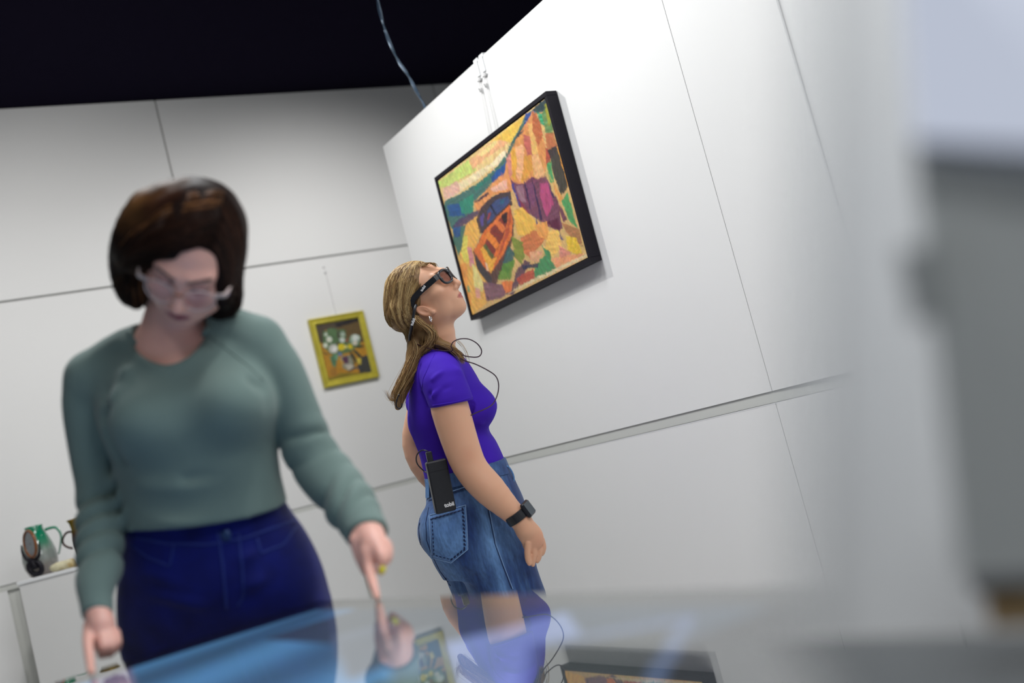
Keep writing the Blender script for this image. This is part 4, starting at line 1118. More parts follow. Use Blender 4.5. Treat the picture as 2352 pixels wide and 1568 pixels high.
for a, b, w, am, bd in [((262, 1165), (640, 1085), .012, -.006, (440, 1170)), ((280, 1120), (600, 1060), .013, .004, (440, 1115)), ((430, 1100), (655, 1040), .010, -.004, (560, 1085)), ((300, 1195), (650, 1120), .009, .005, (470, 1195)),
                        ((235, 960), (285, 950), .010, -.007, (260, 945)), ((245, 1000), (300, 985), .009, -.006, (270, 985)), ((240, 930), (300, 885), .012, .004, (268, 905)), ((200, 860), (290, 850), .012, .005, (240, 845)),
                        ((620, 840), (640, 960), .010, -.010, (628, 900)), ((600, 890), (560, 880), .009, -.005, (580, 884)), ((232, 900), (262, 1060), .012, -.010, (243, 980)), ((520, 790), (560, 760), .010, .005, (540, 772)),
                        ((700, 960), (745, 930), .010, -.004, (720, 948)), ((330, 850), (500, 830), .03, -.003, (410, 850))]:
    Sw.wrinkle(W(*a, 1.845), W(*b, 1.845), w * 1.25, am * 1.7, W(*bd, 1.835))
Sw.chain([px_(385, 700, 1.90, 88), px_(383, 748, 1.885, 88), (W(380, 770, 1.80), m2(60, 1.8))], .004, 's')
Sw.ell(W(382, 762, 1.845), (m2(90, 1.85), m2(52, 1.85), .07), np.array([nrm(CR - CD * .05), CD, CF]), .004, 's')
Sw.plane(W(224, 1413, 1.775), W(224, 1413, 1.775) - W(226, 1340, 1.82), .004)
n1 = nrm(W(850, 1240, 1.80) - W(805, 1160, 1.87))
Sw.p.append((lambda P: np.where(np.linalg.norm(P - W(850, 1240, 1.80), axis=1) < .10, (P - W(848, 1236, 1.803)) @ n1, -1.0), np.array((-9, -9, -9.)), np.array((9, 9, 9.)), 'cut', .004))
V, F = Sw.mesh(0.0042, 14, 2)
print('sweater', len(V))
MT['sweater'] = mat('green_knit', srgb('#687d79'), 0.9, noise=(9, 0.05, (1, 1, 1)), bump=(700, 0.15, 0.001), sheen=0.15)
sweater = mkobj('sweater', V, F, MT['sweater'], w1, True)
T_sw = bvh(sweater)
# collar and raglan seams
col_pts = [(293, 742), (300, 770), (322, 796), (352, 810), (388, 814), (425, 806), (455, 785), (472, 758), (478, 740)]
cp = surfline(T_sw, [(u - 0 * 1, v + 7) for u, v in smooth_path(np.array(col_pts, float), 3)], 0.001, 8)
if len(cp) > 4: MB().tube(smooth_path(cp[::2], 2), 0.0052, 8).build('collar', MT['sweater'], w1, smooth=True)
for ln in ([(300, 800), (280, 850), (262, 900), (245, 950)], [(478, 770), (520, 800), (570, 840), (612, 880)]):
    cp = surfline(T_sw, ln, 0.0, 8)
    if len(cp) > 3: MB().tube(smooth_path(cp[::2], 2), 0.0016, 6).build('seam', MT['sweater'], w1, smooth=True)
# jeans
Jn = Field()
Jn.loft([(W(458, 1130, 1.97), m2(176, 1.97), .098), (W(466, 1165, 1.975), m2(181, 1.97), .103), (W(474, 1205, 1.98), m2(190, 1.98), .108), (W(492, 1270, 1.99), m2(215, 1.99), .118), (W(506, 1340, 2.01), m2(236, 2.0), .120), (W(520, 1420, 2.04), m2(245, 2.03), .115), (W(540, 1500, 2.06), m2(244, 2.05), .105)], .03, p=2.3)
for sx in (-1, 1):
    h0 = W(520, 1440, 2.07) + sd1 * sx * .088
    Jn.chain([(h0, .095), (np.array([h0[0], h0[1], 0.50]) + sd1 * sx * .01, .075), (np.array([h0[0], h0[1], 0.10]) + fw1 * .02, .070)], .03)
for a, b, w, am, bd in [((280, 1330), (440, 1345), .008, .004, (350, 1325)), ((290, 1380), (460, 1390), .009, .0045, (370, 1376)), ((280, 1450), (420, 1465), .008, .004, (350, 1440)), ((730, 1290), (580, 1345), .010, .005, (650, 1310)), ((735, 1340), (590, 1400), .009, .005, (660, 1355)), ((700, 1250), (560, 1280), .009, .004, (630, 1255)), ((290, 1500), (420, 1500), .008, .004, (350, 1490)), ((560, 1380), (700, 1400), .01, -.004, (630, 1385))]:
    Jn.wrinkle(W(*a, 1.885), W(*b, 1.885), w * 1.3, am * 1.4, W(*bd, 1.878))
Jn.plane(W(470, 1135, 1.97), gz, .004)
V, F = Jn.mesh(0.0048, 14, 2)
MT['jeans1'] = mat('indigo_denim', srgb('#081464'), 0.8, spec=.2, noise=(16, 0.35, (1, 1, 1)), bump=(500, 0.2, 0.001), sheen=0.1)
jeans = mkobj('jeans', V, F, MT['jeans1'], w1, True)
T_j = bvh(jeans)
for ln, r in (([(288, 1228), (380, 1248), (480, 1250), (560, 1236), (676, 1195)], .0022), ([(500, 1220), (512, 1300), (520, 1400)], .0025), ([(548, 1225), (556, 1300), (560, 1370), (540, 1400)], .002), ([(300, 1250), (340, 1280), (390, 1300), (400, 1250)], .002), ([(680, 1210), (650, 1250), (600, 1270), (590, 1235)], .002)):
    cp = surfline(T_j, ln, 0.0005, 8)
    if len(cp) > 3: MB().tube(smooth_path(cp[::2], 2), r, 6).build('seam', mat('denim_seam', srgb('#10287a'), .7) if 'denim_seam' not in bpy.data.materials else bpy.data.materials['denim_seam'], w1, smooth=True)
bt = surf(T_j, 520, 1228, 0.002)
if bt is not None: MB().lathe([(.0085, 0), (.009, .003), (.006, .0045)], bt, -CF, 20).build('button', mat('dark_button', (0.03, 0.06, 0.16), .3, .6), w1)
# shoes, on the floor behind the table
for sx in (-1, 1):
    h0 = hipc + sd1 * sx * .09; s_ = Field().ell((h0[0], h0[1], .045) + fw1 * -.05, (.045, .125, .045), np.array([sd1, fw1, gz]), .01); s_.plane((0, 0, 0.002), -gz)
    V, F = s_.mesh(.006, 10, 1); mkobj('shoe', V, F, MT['black'], w1, True)
# hair
Hr = Field()
hx = lambda a: T1(a)
Hr.ell(hx((0, -0.016, 0.044)), np.array((.086, .105, .091)) * S1, R1, .01)
Hr.chain([px_(352, 495, 1.82, 66), px_(308, 550, 1.83, 52), px_(294, 610, 1.855, 44), px_(300, 665, 1.875, 35), px_(312, 695, 1.885, 18)], .045)
Hr.chain([px_(440, 500, 1.83, 66), px_(487, 560, 1.835, 46), px_(515, 630, 1.86, 40), px_(522, 690, 1.885, 34), px_(503, 722, 1.90, 20)], .045)
Hr.ell(W(420, 650, 1.95), (m2(118, 1.9), m2(85, 1.9), .05), np.array([CR, CD, CF]), .02)
Hr.chain([px_(474, 525, 1.775, 28), px_(428, 540, 1.758, 30), px_(383, 556, 1.758, 32), px_(330, 575, 1.778, 32), px_(302, 592, 1.80, 26)], .035)
Hr.chain([px_(490, 555, 1.80, 24), px_(508, 620, 1.798, 23), px_(514, 690, 1.825, 20)], .02)
# face opening
Hr.ell(W(402, 706, 1.76), (m2(84, 1.78), m2(104, 1.78), .115), np.array([nrm(CR - CD * .0 + 0 * CF), nrm(CD - CR * .23), CF]), .006, 's')
Hr.ell(W(446, 632, 1.745), (m2(47, 1.78), m2(60, 1.78), .06), np.array([CR, CD, CF]), .006, 's')
Hr.chain([px_(470, 500, 1.785, 34), px_(420, 535, 1.768, 34), px_(365, 562, 1.765, 30), px_(318, 582, 1.79, 26)], .01)
Hr.disp(lambda P: 0.0008 * vnoise(((P - H1O) @ R1.T) * np.array([1, 1, .25]), 160, 31) + 0.0015 * vnoise(((P - H1O) @ R1.T) * np.array([1, 1, .3]), 55, 33))
V, F = Hr.mesh(0.0034, 14, 1)
q = (V - H1O) @ R1.T
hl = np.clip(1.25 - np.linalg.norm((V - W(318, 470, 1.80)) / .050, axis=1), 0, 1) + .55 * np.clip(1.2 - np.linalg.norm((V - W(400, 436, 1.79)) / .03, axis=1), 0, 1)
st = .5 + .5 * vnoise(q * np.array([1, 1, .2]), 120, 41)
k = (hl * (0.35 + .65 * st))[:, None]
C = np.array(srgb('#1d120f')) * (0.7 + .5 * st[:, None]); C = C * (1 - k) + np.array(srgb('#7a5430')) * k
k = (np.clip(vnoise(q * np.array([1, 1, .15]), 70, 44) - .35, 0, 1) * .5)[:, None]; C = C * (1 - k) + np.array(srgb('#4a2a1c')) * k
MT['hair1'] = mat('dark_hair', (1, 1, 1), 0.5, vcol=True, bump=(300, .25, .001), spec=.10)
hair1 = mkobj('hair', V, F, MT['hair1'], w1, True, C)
print('hair1', len(V))
T_h1 = bvh(hair1)
def strands(name, parent, paths, rad, cols, mt):
    """paths (n, m, 3): thin three-sided strands joined into one mesh"""
    Pn = np.array(paths); n, m, _ = Pn.shape
    T = np.gradient(Pn, axis=1); T /= np.linalg.norm(T, axis=2)[..., None] + 1e-9
    A = np.cross(T, np.array([.3, .5, .81])); A /= np.linalg.norm(A, axis=2)[..., None] + 1e-9; B = np.cross(T, A)
    taper = np.interp(np.linspace(0, 1, m), [0, .1, .8, 1], [.6, 1, .9, .15])[None, :, None] * np.array(rad)[:, None, None]
    V = np.stack([Pn + taper * (math.cos(a) * A + math.sin(a) * B) for a in (0, 2.094, 4.189)], 2)   # n,m,3,3
    Cc = np.broadcast_to(np.array(cols)[:, None, None, :], V.shape)
    idx = (np.arange(n)[:, None, None] * m * 3 + np.arange(m - 1)[None, :, None] * 3 + np.arange(3)[None, None, :])
    nxt = (np.arange(n)[:, None, None] * m * 3 + np.arange(m - 1)[None, :, None] * 3 + (np.arange(3)[None, None, :] + 1) % 3)
    F = np.stack([idx, nxt, nxt + 3, idx + 3], -1).reshape(-1, 4)
    return mkobj(name, V.reshape(-1, 3), F, mt, parent, True, Cc.reshape(-1, 3), kind='stuff')
def cling(T, P, lift):
    """moves strand points onto a surface, a little above it"""
    out = np.array(P, float)
    for i, p in enumerate(out):
        r_ = T.find_nearest(Vector(p))
        if r_[0] is not None: out[i] = np.array(r_[0]) + np.array(r_[1]) * lift
    return out
paths = []; rad = []; cols = []
part = smooth_path([T1(a) for a in ((.052, .088, .098), (.048, .06, .125), (.042, .0, .145), (.036, -.05, .135))], 8)
endL = smooth_path([W(*c) for c in ((282, 640, 1.80), (262, 660, 1.86), (300, 712, 1.86), (330, 705, 1.90))], 8)
endL0 = smooth_path([W(*c) for c in ((290, 600, 1.785), (268, 620, 1.80), (258, 650, 1.85), (290, 700, 1.88))], 8)
endR = smooth_path([W(*c) for c in ((498, 700, 1.84), (530, 712, 1.85), (548, 700, 1.88), (520, 735, 1.90))], 8)
pal1 = [srgb('#1a100d'), srgb('#2c1a13'), srgb('#241511'), srgb('#3a2318')]
for i in range(1500):
    left = rng.random() < .6; u_ = rng.random(); s0 = part[int(u_ * (len(part) - 1))]
    e_ = (endL0 if u_ < .4 else endL) if left else endR
    e0 = e_[int(np.clip(u_ + rng.normal() * .15, 0, .999) * len(e_))]
    t = np.linspace(0, 1, 12)[:, None]
    mid = ((s0 + e0) / 2) + (-CF) * .05 + (CR * (-.075 if left else .06))
    P_ = s0 * (1 - t) ** 2 + 2 * mid * t * (1 - t) + e0 * t ** 2
    paths.append(cling(T_h1, P_, rng.uniform(.0002, .0020))); rad.append(rng.uniform(.0006, .0011))
    c_ = np.array(pal1[rng.integers(4)]) * rng.uniform(.7, 1.3)
    if left and u_ > .68 and rng.random() < .5: c_ = np.array(srgb('#7a5232')) * rng.uniform(.6, 1.1)
    cols.append(c_)
strands('hair_strands', w1, paths, rad, cols, MT['hair1'])

# glasses
gl1 = None
def glasses(parent, T, R, s, rx, ry, rr, zc, yc, bend, mats, name='glasses', temple_h=.004, temple_w=.0022, p=2.0, dx=.034, label=None):
    g_ = empty(name, (0, 0, 0)); g_.parent = parent; g_.location = Vector(T((0, yc, zc)) - parent_world(parent))
    if label: g_['label'] = label
    for sx in (-1, 1):
        pts = []
        for a in np.linspace(0, 2 * math.pi, 41):
            ca, sa = math.cos(a), math.sin(a)
            X_ = sx * dx + rx * np.sign(ca) * abs(ca) ** (2 / p); Z_ = zc + ry * np.sign(sa) * abs(sa) ** (2 / p)
            pts.append(T((X_, yc - bend * (abs(X_) / .06) ** 2 * .012, Z_)))
        fm = mats[0] if not isinstance(mats[0], tuple) else mats[0][0]
        MB().tube(pts, rr * s, 8, False).build('rim', fm, g_, smooth=True)
        c = T((sx * dx, yc - bend * (dx / .06) ** 2 * .012, zc)); k = len(pts) - 1
        MB().add([c] + pts[:-1] + [c + R[1] * -.0012] + [p_ + R[1] * -.0012 for p_ in pts[:-1]], [(0, i + 1, (i + 1) % k + 1) for i in range(k)] + [(k + 1, k + 1 + (i + 1) % k + 1, k + 1 + i + 1) for i in range(k)] + [(i + 1, k + 2 + i, k + 2 + (i + 1) % k, (i + 1) % k + 1) for i in range(k)]).build('lens', mats[1], g_)
        a = T((sx * (dx + rx * .98), yc - bend * ((dx + rx) / .06) ** 2 * .012, zc + ry * .55)); b = T((sx * .079, yc - .03, zc + ry * .5)); c2 = T((sx * .080, -.005, zc + ry * .30)); d = T((sx * .079, -.030, zc - .016))
        path_ = smooth_path([a, b, c2, d], 6); Vt = []
        U_ = R[2]; 
        for p_ in path_:
            for (i, j) in ((-1, -1), (1, -1), (1, 1), (-1, 1)): Vt.append(p_ + R[0] * temple_w * i + U_ * temple_h * j)
        n_ = len(path_); Ft = [(q_ * 4 + e_, q_ * 4 + (e_ + 1) % 4, (q_ + 1) * 4 + (e_ + 1) % 4, (q_ + 1) * 4 + e_) for q_ in range(n_ - 1) for e_ in range(4)] + [(3, 2, 1, 0), ((n_ - 1) * 4, (n_ - 1) * 4 + 1, (n_ - 1) * 4 + 2, (n_ - 1) * 4 + 3)]
        MB().add(Vt, Ft).build('temple', mats[2], g_)
    MB().tube([T((-.010, yc, zc + ry * .25)), T((0, yc + .004, zc + ry * .42)), T((.010, yc, zc + ry * .25))], rr * 1.2 * s, 8).build('bridge', mats[3], g_, smooth=True)
    return g_
clearf = mat('clear_pink_acetate', (0.80, 0.66, 0.64), 0.12, spec=.7, coat=.5, trans=.35)
amber = mat('amber_acetate', (0.42, 0.13, 0.04), 0.15, coat=.5)
def lensmat(name, tint, a, rough=.02):
    m = bpy.data.materials.new(name); m.use_nodes = True; nt = m.node_tree; nt.nodes.clear(); L = nt.links
    out = nt.nodes.new('ShaderNodeOutputMaterial'); mix = nt.nodes.new('ShaderNodeMixShader'); fr = nt.nodes.new('ShaderNodeValue'); fr.outputs[0].default_value = a
    tr_ = nt.nodes.new('ShaderNodeBsdfTransparent'); tr_.inputs[0].default_value = (*tint, 1); gl = nt.nodes.new('ShaderNodeBsdfGlossy'); gl.inputs['Roughness'].default_value = rough
    L.new(fr.outputs[0], mix.inputs[0]); L.new(tr_.outputs[0], mix.inputs[1]); L.new(gl.outputs[0], mix.inputs[2]); L.new(mix.outputs[0], out.inputs[0]); return m
glasses(w1, T1, R1, S1, .0280, .0245, .0014, -.004, .112, 1.0, (clearf, lensmat('clear_lens', (0.98, 0.97, 1.0), 0.06), clearf, amber), label='round pale pink clear glasses with an amber bridge')
# yellow ring
rc = W(875, 1295, 1.757); rA = nrm(W(872, 1306, 1.762) - W(878, 1284, 1.750)); e1 = nrm(CR - rA * (CR @ rA)); e2 = np.cross(rA, e1)
MB().tube([rc + .0105 * (math.cos(a) * e1 + math.sin(a) * e2) for a in np.linspace(0, 2 * math.pi, 25)], .0016, 8, False).build('ring_band', MT['silver'], w1, smooth=True)
MB().lathe([(.0045, -.0045), (.0075, -.002), (.0075, .002), (.0045, .0045)], rc - e2 * .011 * (1 if e2 @ CF > 0 else -1) + CR * .003, e1, 12).build('ring_stone', mat('yellow_stone', (0.75, 0.72, 0.02), .25), w1, label='yellow ring')
# ------------------------------------------------------------------ woman in the purple T-shirt
print('woman 2')
D2 = 3.30
hd = nrm(CF * np.array([1, 1, 0])); rt = nrm(np.cross(hd, gz))
al = math.radians(24); F2 = nrm(rt * math.cos(al) + hd * math.sin(al)); S2v = nrm(np.cross(F2, gz))    # S2v = her right side, towards the camera
if S2v @ CF > 0: S2v = -S2v
foot0 = W(1110, 1100, D2)
w2 = empty('person', (foot0[0], foot0[1], 0), 'person in a purple t-shirt and denim shorts looking up at the boat painting', 'person')
H2O = W(980, 684, D2); EAR_TILT = 0.75; EAR_Y = -.008; EAR_Z = -.034
psi = math.radians(17)
f2 = nrm((CR * .783 - CD * .622) * math.cos(psi) - CF * math.sin(psi)); u2 = nrm(CR * -.622 - CD * .783)
S2 = 0.90
B2 = Field()
R2, T2 = head_field(B2, H2O, f2, u2, S2)
B2.chain([(T2((0, -0.030, -0.045)), .049), (W(1010, 765, D2 + .01), .046), (W(1003, 810, D2 + .03), .055), (W(1000, 850, D2 + .03), .06)], .03)
def rows2(data, dd=0.0):
    return [(W(u, v, D2 + d), m2(a, D2), b) for u, v, a, b, d in data]
B2.loft(rows2([(1000, 825, 52, .075, .03), (1012, 880, 68, .13, .05), (1030, 950, 88, .135, .06), (1042, 1010, 80, .125, .06), (1066, 1075, 88, .125, .06), (1085, 1150, 105, .15, .06), (1098, 1220, 112, .155, .06), (1110, 1280, 110, .155, .06)]), .03)
sh2R = W(1012, 862, D2 - .115); sh2L = W(985, 872, D2 + .22)
B2.chain([(W(1005, 835, D2), .045), (sh2R, .043), (W(1026, 905, D2 - .13), .048), (W(1034, 940, D2 - .135), .0545), (W(1062, 1030, D2 - .14), .051), (W(1085, 1080, D2 - .145), .0475), (W(1125, 1125, D2 - .15), .046), (W(1172, 1172, D2 - .155), .0335), (W(1196, 1195, D2 - .16), .0305), (W(1207, 1215, D2 - .16), .030)], .02)
B2.chain([(W(1000, 835, D2 + .05), .05), (sh2L, .05), (W(968, 950, D2 + .24), .048), (W(955, 1020, D2 + .25), .043), (W(985, 1085, D2 + .24), .042), (W(1060, 1160, D2 + .22), .032), (W(1100, 1200, D2 + .2), .028), (W(1120, 1240, D2 + .2), .022)], .02)
# right hand, relaxed
dh = D2 - .16
B2.ell(W(1221, 1232, dh), (m2(27, dh), m2(34, dh), .017), np.array([nrm(CR * .92 - CD * .38), nrm(CD * .92 + CR * .38), CF]), .012)
for i, (pts) in enumerate([[(1213, 1246, 7.4), (1212, 1266, 7.2), (1213, 1284, 6.4), (1216, 1294, 4.8)], [(1225, 1250, 7.4), (1227, 1270, 7.0), (1224, 1287, 6.2), (1224, 1296, 4.8)], [(1236, 1247, 7.2), (1239, 1264, 6.8), (1237, 1280, 6.0), (1234, 1288, 4.8)], [(1244, 1239, 6.6), (1248, 1254, 6.2), (1247, 1266, 5.4), (1245, 1272, 4.4)]]):
    B2.chain([(W(u, v, dh - .010 + .008 * i), m2(r * 1.12, dh)) for u, v, r in pts], .0012)
B2.chain([(W(1200, 1215, dh + .03), .010), (W(1205, 1245, dh + .04), .009), (W(1214, 1268, dh + .04), .0078)], .006)
# left hand
B2.ell(W(1128, 1262, D2 + .2), (m2(20, D2), m2(30, D2), .014), np.array([CR, CD, CF]), .012)
for i in range(4): B2.chain([(W(1118 + 7 * i, 1280, D2 + .2), .0085), (W(1120 + 7 * i, 1310 - 2 * i, D2 + .2), .007)], .003)
B2.chain([(W(1112, 1250, D2 + .19), .009), (W(1108, 1285, D2 + .18), .008)], .004)
for sx in (-1, 1):
    h0 = W(1108, 1290, D2 + .06) + S2v * (-sx) * .08
    kx = h0 + F2 * .02; kx[2] = .46; an = kx - F2 * .03; an[2] = .09
    B2.chain([(h0, .088), ((h0 + kx) / 2 + F2 * .01, .075), (kx, .055), (kx * .55 + an * .45 - F2 * .012, .053), (an, .034)], .03)
V, F = B2.mesh(0.0026, 16, 2)
print('body2', len(V))
skin2 = np.array(srgb('#e0ab8c'))
C = face_colour(V, H2O, R2, S2, skin2, srgb('#b85f5c'), srgb('#6a4c38'), False, .3, '#4a4038')
q = V
el = np.clip(1.2 - np.linalg.norm((V - W(1075, 1045, D2 - .18)) / .03, axis=1), 0, 1)[:, None] * .3
C = C * (1 - el) + np.array(srgb('#c88468')) * el
kn = np.clip(1.2 - np.linalg.norm((V - W(1235, 1240, dh)) / .03, axis=1), 0, 1)[:, None] * .35
C = C * (1 - kn) + np.array(srgb('#cf8670')) * kn
body2 = mkobj('body', V, F, MT['skin'], w2, True, C)
T_b2 = bvh(body2)
# T-shirt
Ts = Field()
Ts.loft(rows2([(1003, 818, 50, .085, .03), (1010, 855, 72, .125, .045), (1022, 905, 88, .142, .055), (1034, 950, 101, .146, .06), (1033, 992, 84, .134, .06), (1053, 1035, 90, .130, .06), (1068, 1080, 96, .130, .06), (1078, 1110, 96, .13, .06)]), .03, p=2.2)
Ts.ell(W(1100, 938, D2 + .00), (m2(38, D2), m2(42, D2), .062), np.array([CR, CD, CF]), .05)
Ts.ell(W(1098, 938, D2 + .13), (m2(36, D2), m2(42, D2), .062), np.array([CR, CD, CF]), .05)
Ts.plane(W(1072, 1088, D2), gz * -1.0, .004)
Ts.chain([(W(1006, 835, D2 + .02), .060), (W(1014, 866, D2 - .10), .064), (W(1030, 908, D2 - .13), .064), (W(1041, 940, D2 - .136), .0625)], .03)
slv = W(1040, 927, D2 - .13); sn = nrm(nrm(CD * .97 + CR * .25) + CR * .02 - CD * .0)
sn = nrm(CR * 20 + CD * 92)   # hem runs (994,936)-(1086,916)
Ts.p.append((lambda P: np.where((np.linalg.norm(P - slv, axis=1) < .084) & ((P - W(1040, 927, D2)) @ CF < -.068), (P - W(1040, 926, D2 - .13)) @ sn, -1.0), np.array((-9, -9, -9.)), np.array((9, 9, 9.)), 'cut', .002))
Ts.chain([(W(1003, 835, D2 + .06), .06), (sh2L, .060), (W(974, 925, D2 + .235), .058)], .03)
Ts.plane(W(980, 958, D2 + .2), nrm(CD * 92 + CR * 22), .002) if False else None
for a, b, w, am, bd, dd in [((968, 845), (990, 930), .009, -.010, (972, 890), -.08), ((985, 930), (1012, 895), .006, .006, (992, 908), -.185), ((1000, 900), (1040, 885), .006, -.004, None, -.195), ((992, 870), (1015, 850), .008, .004, None, -.18), ((990, 905), (1010, 880), .007, -.004, None, -.17), ((1075, 860), (1092, 915), .008, -.005, (1088, 885), -.12), ((975, 930), (1000, 1000), .012, -.005, (980, 965), -.05), ((945, 1040), (1010, 1052), .007, .004, (975, 1052), -.03), ((955, 1065), (1030, 1070), .006, -.003, (990, 1075), -.03), ((1090, 960), (1125, 990), .010, .003, None, -.05), ((1105, 1000), (1150, 1045), .008, -.003, None, -.04), ((940, 960), (955, 1030), .01, .003, None, 0), ((1000, 860), (1060, 850), .014, .003, None, -.15), ((1110, 1010), (1060, 1050), .008, .003, None, -.07)]:
    Ts.wrinkle(W(*a, D2 + dd), W(*b, D2 + dd), w, am, W(*bd, D2 + dd) if bd else None)
Ts.disp(lambda P: .0012 * vnoise(P, 40, 61))
neck_c = W(1004, 790, D2 + .02)
Ts.chain([(W(1000, 752, D2 + .02), .066), (W(1001, 797, D2 + .03), .064)], .004, 's')
Ts.chain([(W(975, 800, D2 + .03), .032), (W(1040, 792, D2 + .02), .026)], .01, 's')
V, F = Ts.mesh(0.0034, 14, 2)
print('tshirt', len(V))
MT['purple'] = mat('purple_cotton', srgb('#3f1aae'), 0.8, noise=(12, 0.06, (1, 1, 1)), bump=(900, 0.12, 0.0008), spec=.25)
tshirt = mkobj('t_shirt', V, F, MT['purple'], w2, True)
T_ts = bvh(tshirt)
for ln, r in (([(994, 931), (1020, 927), (1050, 922), (1085, 912)], .0016), ([(952, 822), (972, 812), (1000, 803), (1025, 800), (1052, 806)], .0020), ([(1003, 803), (985, 840), (972, 870), (968, 900)], .0012)):
    cp = surfline(T_ts, ln, 0.0002, 5)
    if len(cp) > 3: MB().tube(smooth_path(cp[::2], 2), r, 6).build('seam', MT['purple'], w2, smooth=True)
# denim shorts
Sh = Field()
Sh.loft(rows2([(1068, 1070, 97, .128, .06), (1078, 1110, 103, .142, .06), (1090, 1165, 116, .166, .06), (1097, 1215, 122, .172, .06), (1108, 1260, 118, .170, .06), (1120, 1300, 108, .15, .06)]), .03, p=2.2)
bk = nrm(-F2)
for sx, dd in ((1, -.03), (-1, .12)):
    Sh.ell(W(1028 if sx > 0 else 1022, 1215, D2 + dd), (m2(66, D2), m2(72, D2), .085), np.array([CR, CD, CF]), .03)
for sx in (-1, 1):
    h0 = W(1116, 1280, D2 + .06) + S2v * sx * .078
    k0_ = W(1150, 1380, D2 + .06) + S2v * sx * .082
    Sh.chain([(h0, .112), ((h0 + k0_) / 2, .108), (k0_, .106)], .03)
Sh.plane(W(1158, 1420, D2), nrm(CD * .97 + CR * .25), .003)
Sh.plane(W(1072, 1072, D2), gz, .003)
cre_a, cre_b = W(990, 1120, D2 - .02), W(1035, 1370, D2 + .04)
for a, b, w, am, bd, dd in [((997, 1150), (1040, 1340), .008, -.011, (990, 1250), -.01), ((1080, 1220), (1150, 1205), .007, .0035, (1115, 1216), -.10), ((1080, 1245), (1150, 1240), .006, .003, (1115, 1250), -.10), ((1150, 1180), (1205, 1230), .009, -.005, None, -.09), ((1060, 1300), (1150, 1330), .01, .003, None, -.11), ((1120, 1150), (1170, 1190), .007, .004, None, -.1), ((1020, 1330), (1075, 1350), .01, -.004, None, -.09), ((1165, 1250), (1215, 1290), .008, .004, None, -.08)]:
    Sh.wrinkle(W(*a, D2 + dd), W(*b, D2 + dd), w, am, W(*bd, D2 + dd) if bd else None)
Sh.disp(lambda P: .0016 * vnoise(P, 45, 71))
V, F = Sh.mesh(0.0034, 14, 2)
print('shorts', len(V))
q = V - W(1100, 1200, D2)
qx, qy = q @ CR / D2 * FPX, q @ CD / D2 * FPX
wear = .5 + .42 * vnoise(V * np.array([1, 1, .6]), 38, 81) + .12 * vnoise(V * np.array([1, 1, .25]), 260, 82)
line = np.exp(-((qx - (0.27 * qy + 22)) / 12) ** 2) * .5
k = np.clip(-.05 + .75 * wear + line - .25 * np.clip((qx - .27 * qy - 60) / 60, 0, 1), 0, 1)[:, None]
C = np.array(srgb('#17356c')) * (1 - k) + np.array(srgb('#6c97cc')) * k
MT['denim2'] = mat('washed_denim', (1, 1, 1), 0.8, vcol=True, noise=(170, 0.25, (1, 1, .25)), bump=(900, .25, .001), sheen=.1)
shorts = mkobj('denim_shorts', V, F, MT['denim2'], w2, True, C)
T_sh = bvh(shorts)
MT['stitch'] = mat('pale_stitching', srgb('#8fb0da'), .8); MT['stitchd'] = mat('dark_stitching', srgb('#0e1f4a'), .8)
def stitch(pts, r, mt, lift=0.0006, nm='seam', closed=False):
    cp = surfline(T_sh, pts, lift, 5, closed)
    if len(cp) > 3: MB().tube(smooth_path(cp, 2), r, 5).build(nm, mt, w2, smooth=True)
# back pocket
pk = [(987, 1184), (1070, 1160), (1075, 1261), (1037, 1291), (992, 1279)]
cen = np.mean(pk, 0); Pv = []; rings = 7
ctr = surf(T_sh, *cen, .0022)
outl = []
for i in range(5):
    a, b = np.array(pk[i], float), np.array(pk[(i + 1) % 5], float)
    for t in np.linspace(0, 1, 8, endpoint=False): outl.append(a + (b - a) * t)
V_ = []; 
for r_ in range(rings + 1):
    for p_ in outl:
        z = cen + (p_ - cen) * (1 - r_ / rings * .999); s_ = surf(T_sh, z[0], z[1], .0026); V_.append(s_ if s_ is not None else ctr)
n_ = len(outl); F_ = [(r_ * n_ + i, r_ * n_ + (i + 1) % n_, (r_ + 1) * n_ + (i + 1) % n_, (r_ + 1) * n_ + i) for r_ in range(rings) for i in range(n_)]
edge = [surf(T_sh, p_[0], p_[1], -.001) for p_ in outl]; edge = [e_ if e_ is not None else ctr for e_ in edge]
b0 = len(V_); V_ += edge; F_ += [(i, b0 + i, b0 + (i + 1) % n_, (i + 1) % n_) for i in range(n_)]
V_ = np.array(V_); wv = .5 + .5 * vnoise(V_, 110, 83); kk = (.35 + .45 * wv)[:, None]
mkobj('back_pocket', V_, F_, MT['denim2'], w2, True, np.array(srgb('#1c3f7c')) * (1 - kk) + np.array(srgb('#6c97cc')) * kk)
stitch(pk, .0011, MT['stitch'], .0028, 'pocket_stitching', True)
pk2 = [tuple(cen + (np.array(p_) - cen) * .86) for p_ in pk]
def dashes(pts, r, mt, lift, nm, closed=False, on=2, off=2, step=2.2):
    cp = surfline(T_sh, pts, lift, step, closed); mb = MB(); i = 0
    while i + on < len(cp): mb.tube(cp[i:i + on + 1], r, 5); i += on + off
    if mb.V: mb.build(nm, mt, w2, kind='stuff')
dashes(pk2, .0017, MT['stitchd'], .0028, 'pocket_stitching', True)
dashes([(1062, 1166), (1067, 1262)], .0024, MT['stitchd'], .0028, 'pocket_stitching')
dashes([(990, 1193), (1068, 1170)], .0020, MT['stitchd'], .0028, 'pocket_stitching')
dashes([(1036, 1285), (1072, 1258)], .0020, MT['stitchd'], .0028, 'pocket_stitching')
stitch([(1115, 1130), (1128, 1190), (1140, 1250), (1158, 1300), (1178, 1352)], .0010, MT['stitch'], .0004, 'side_seam')
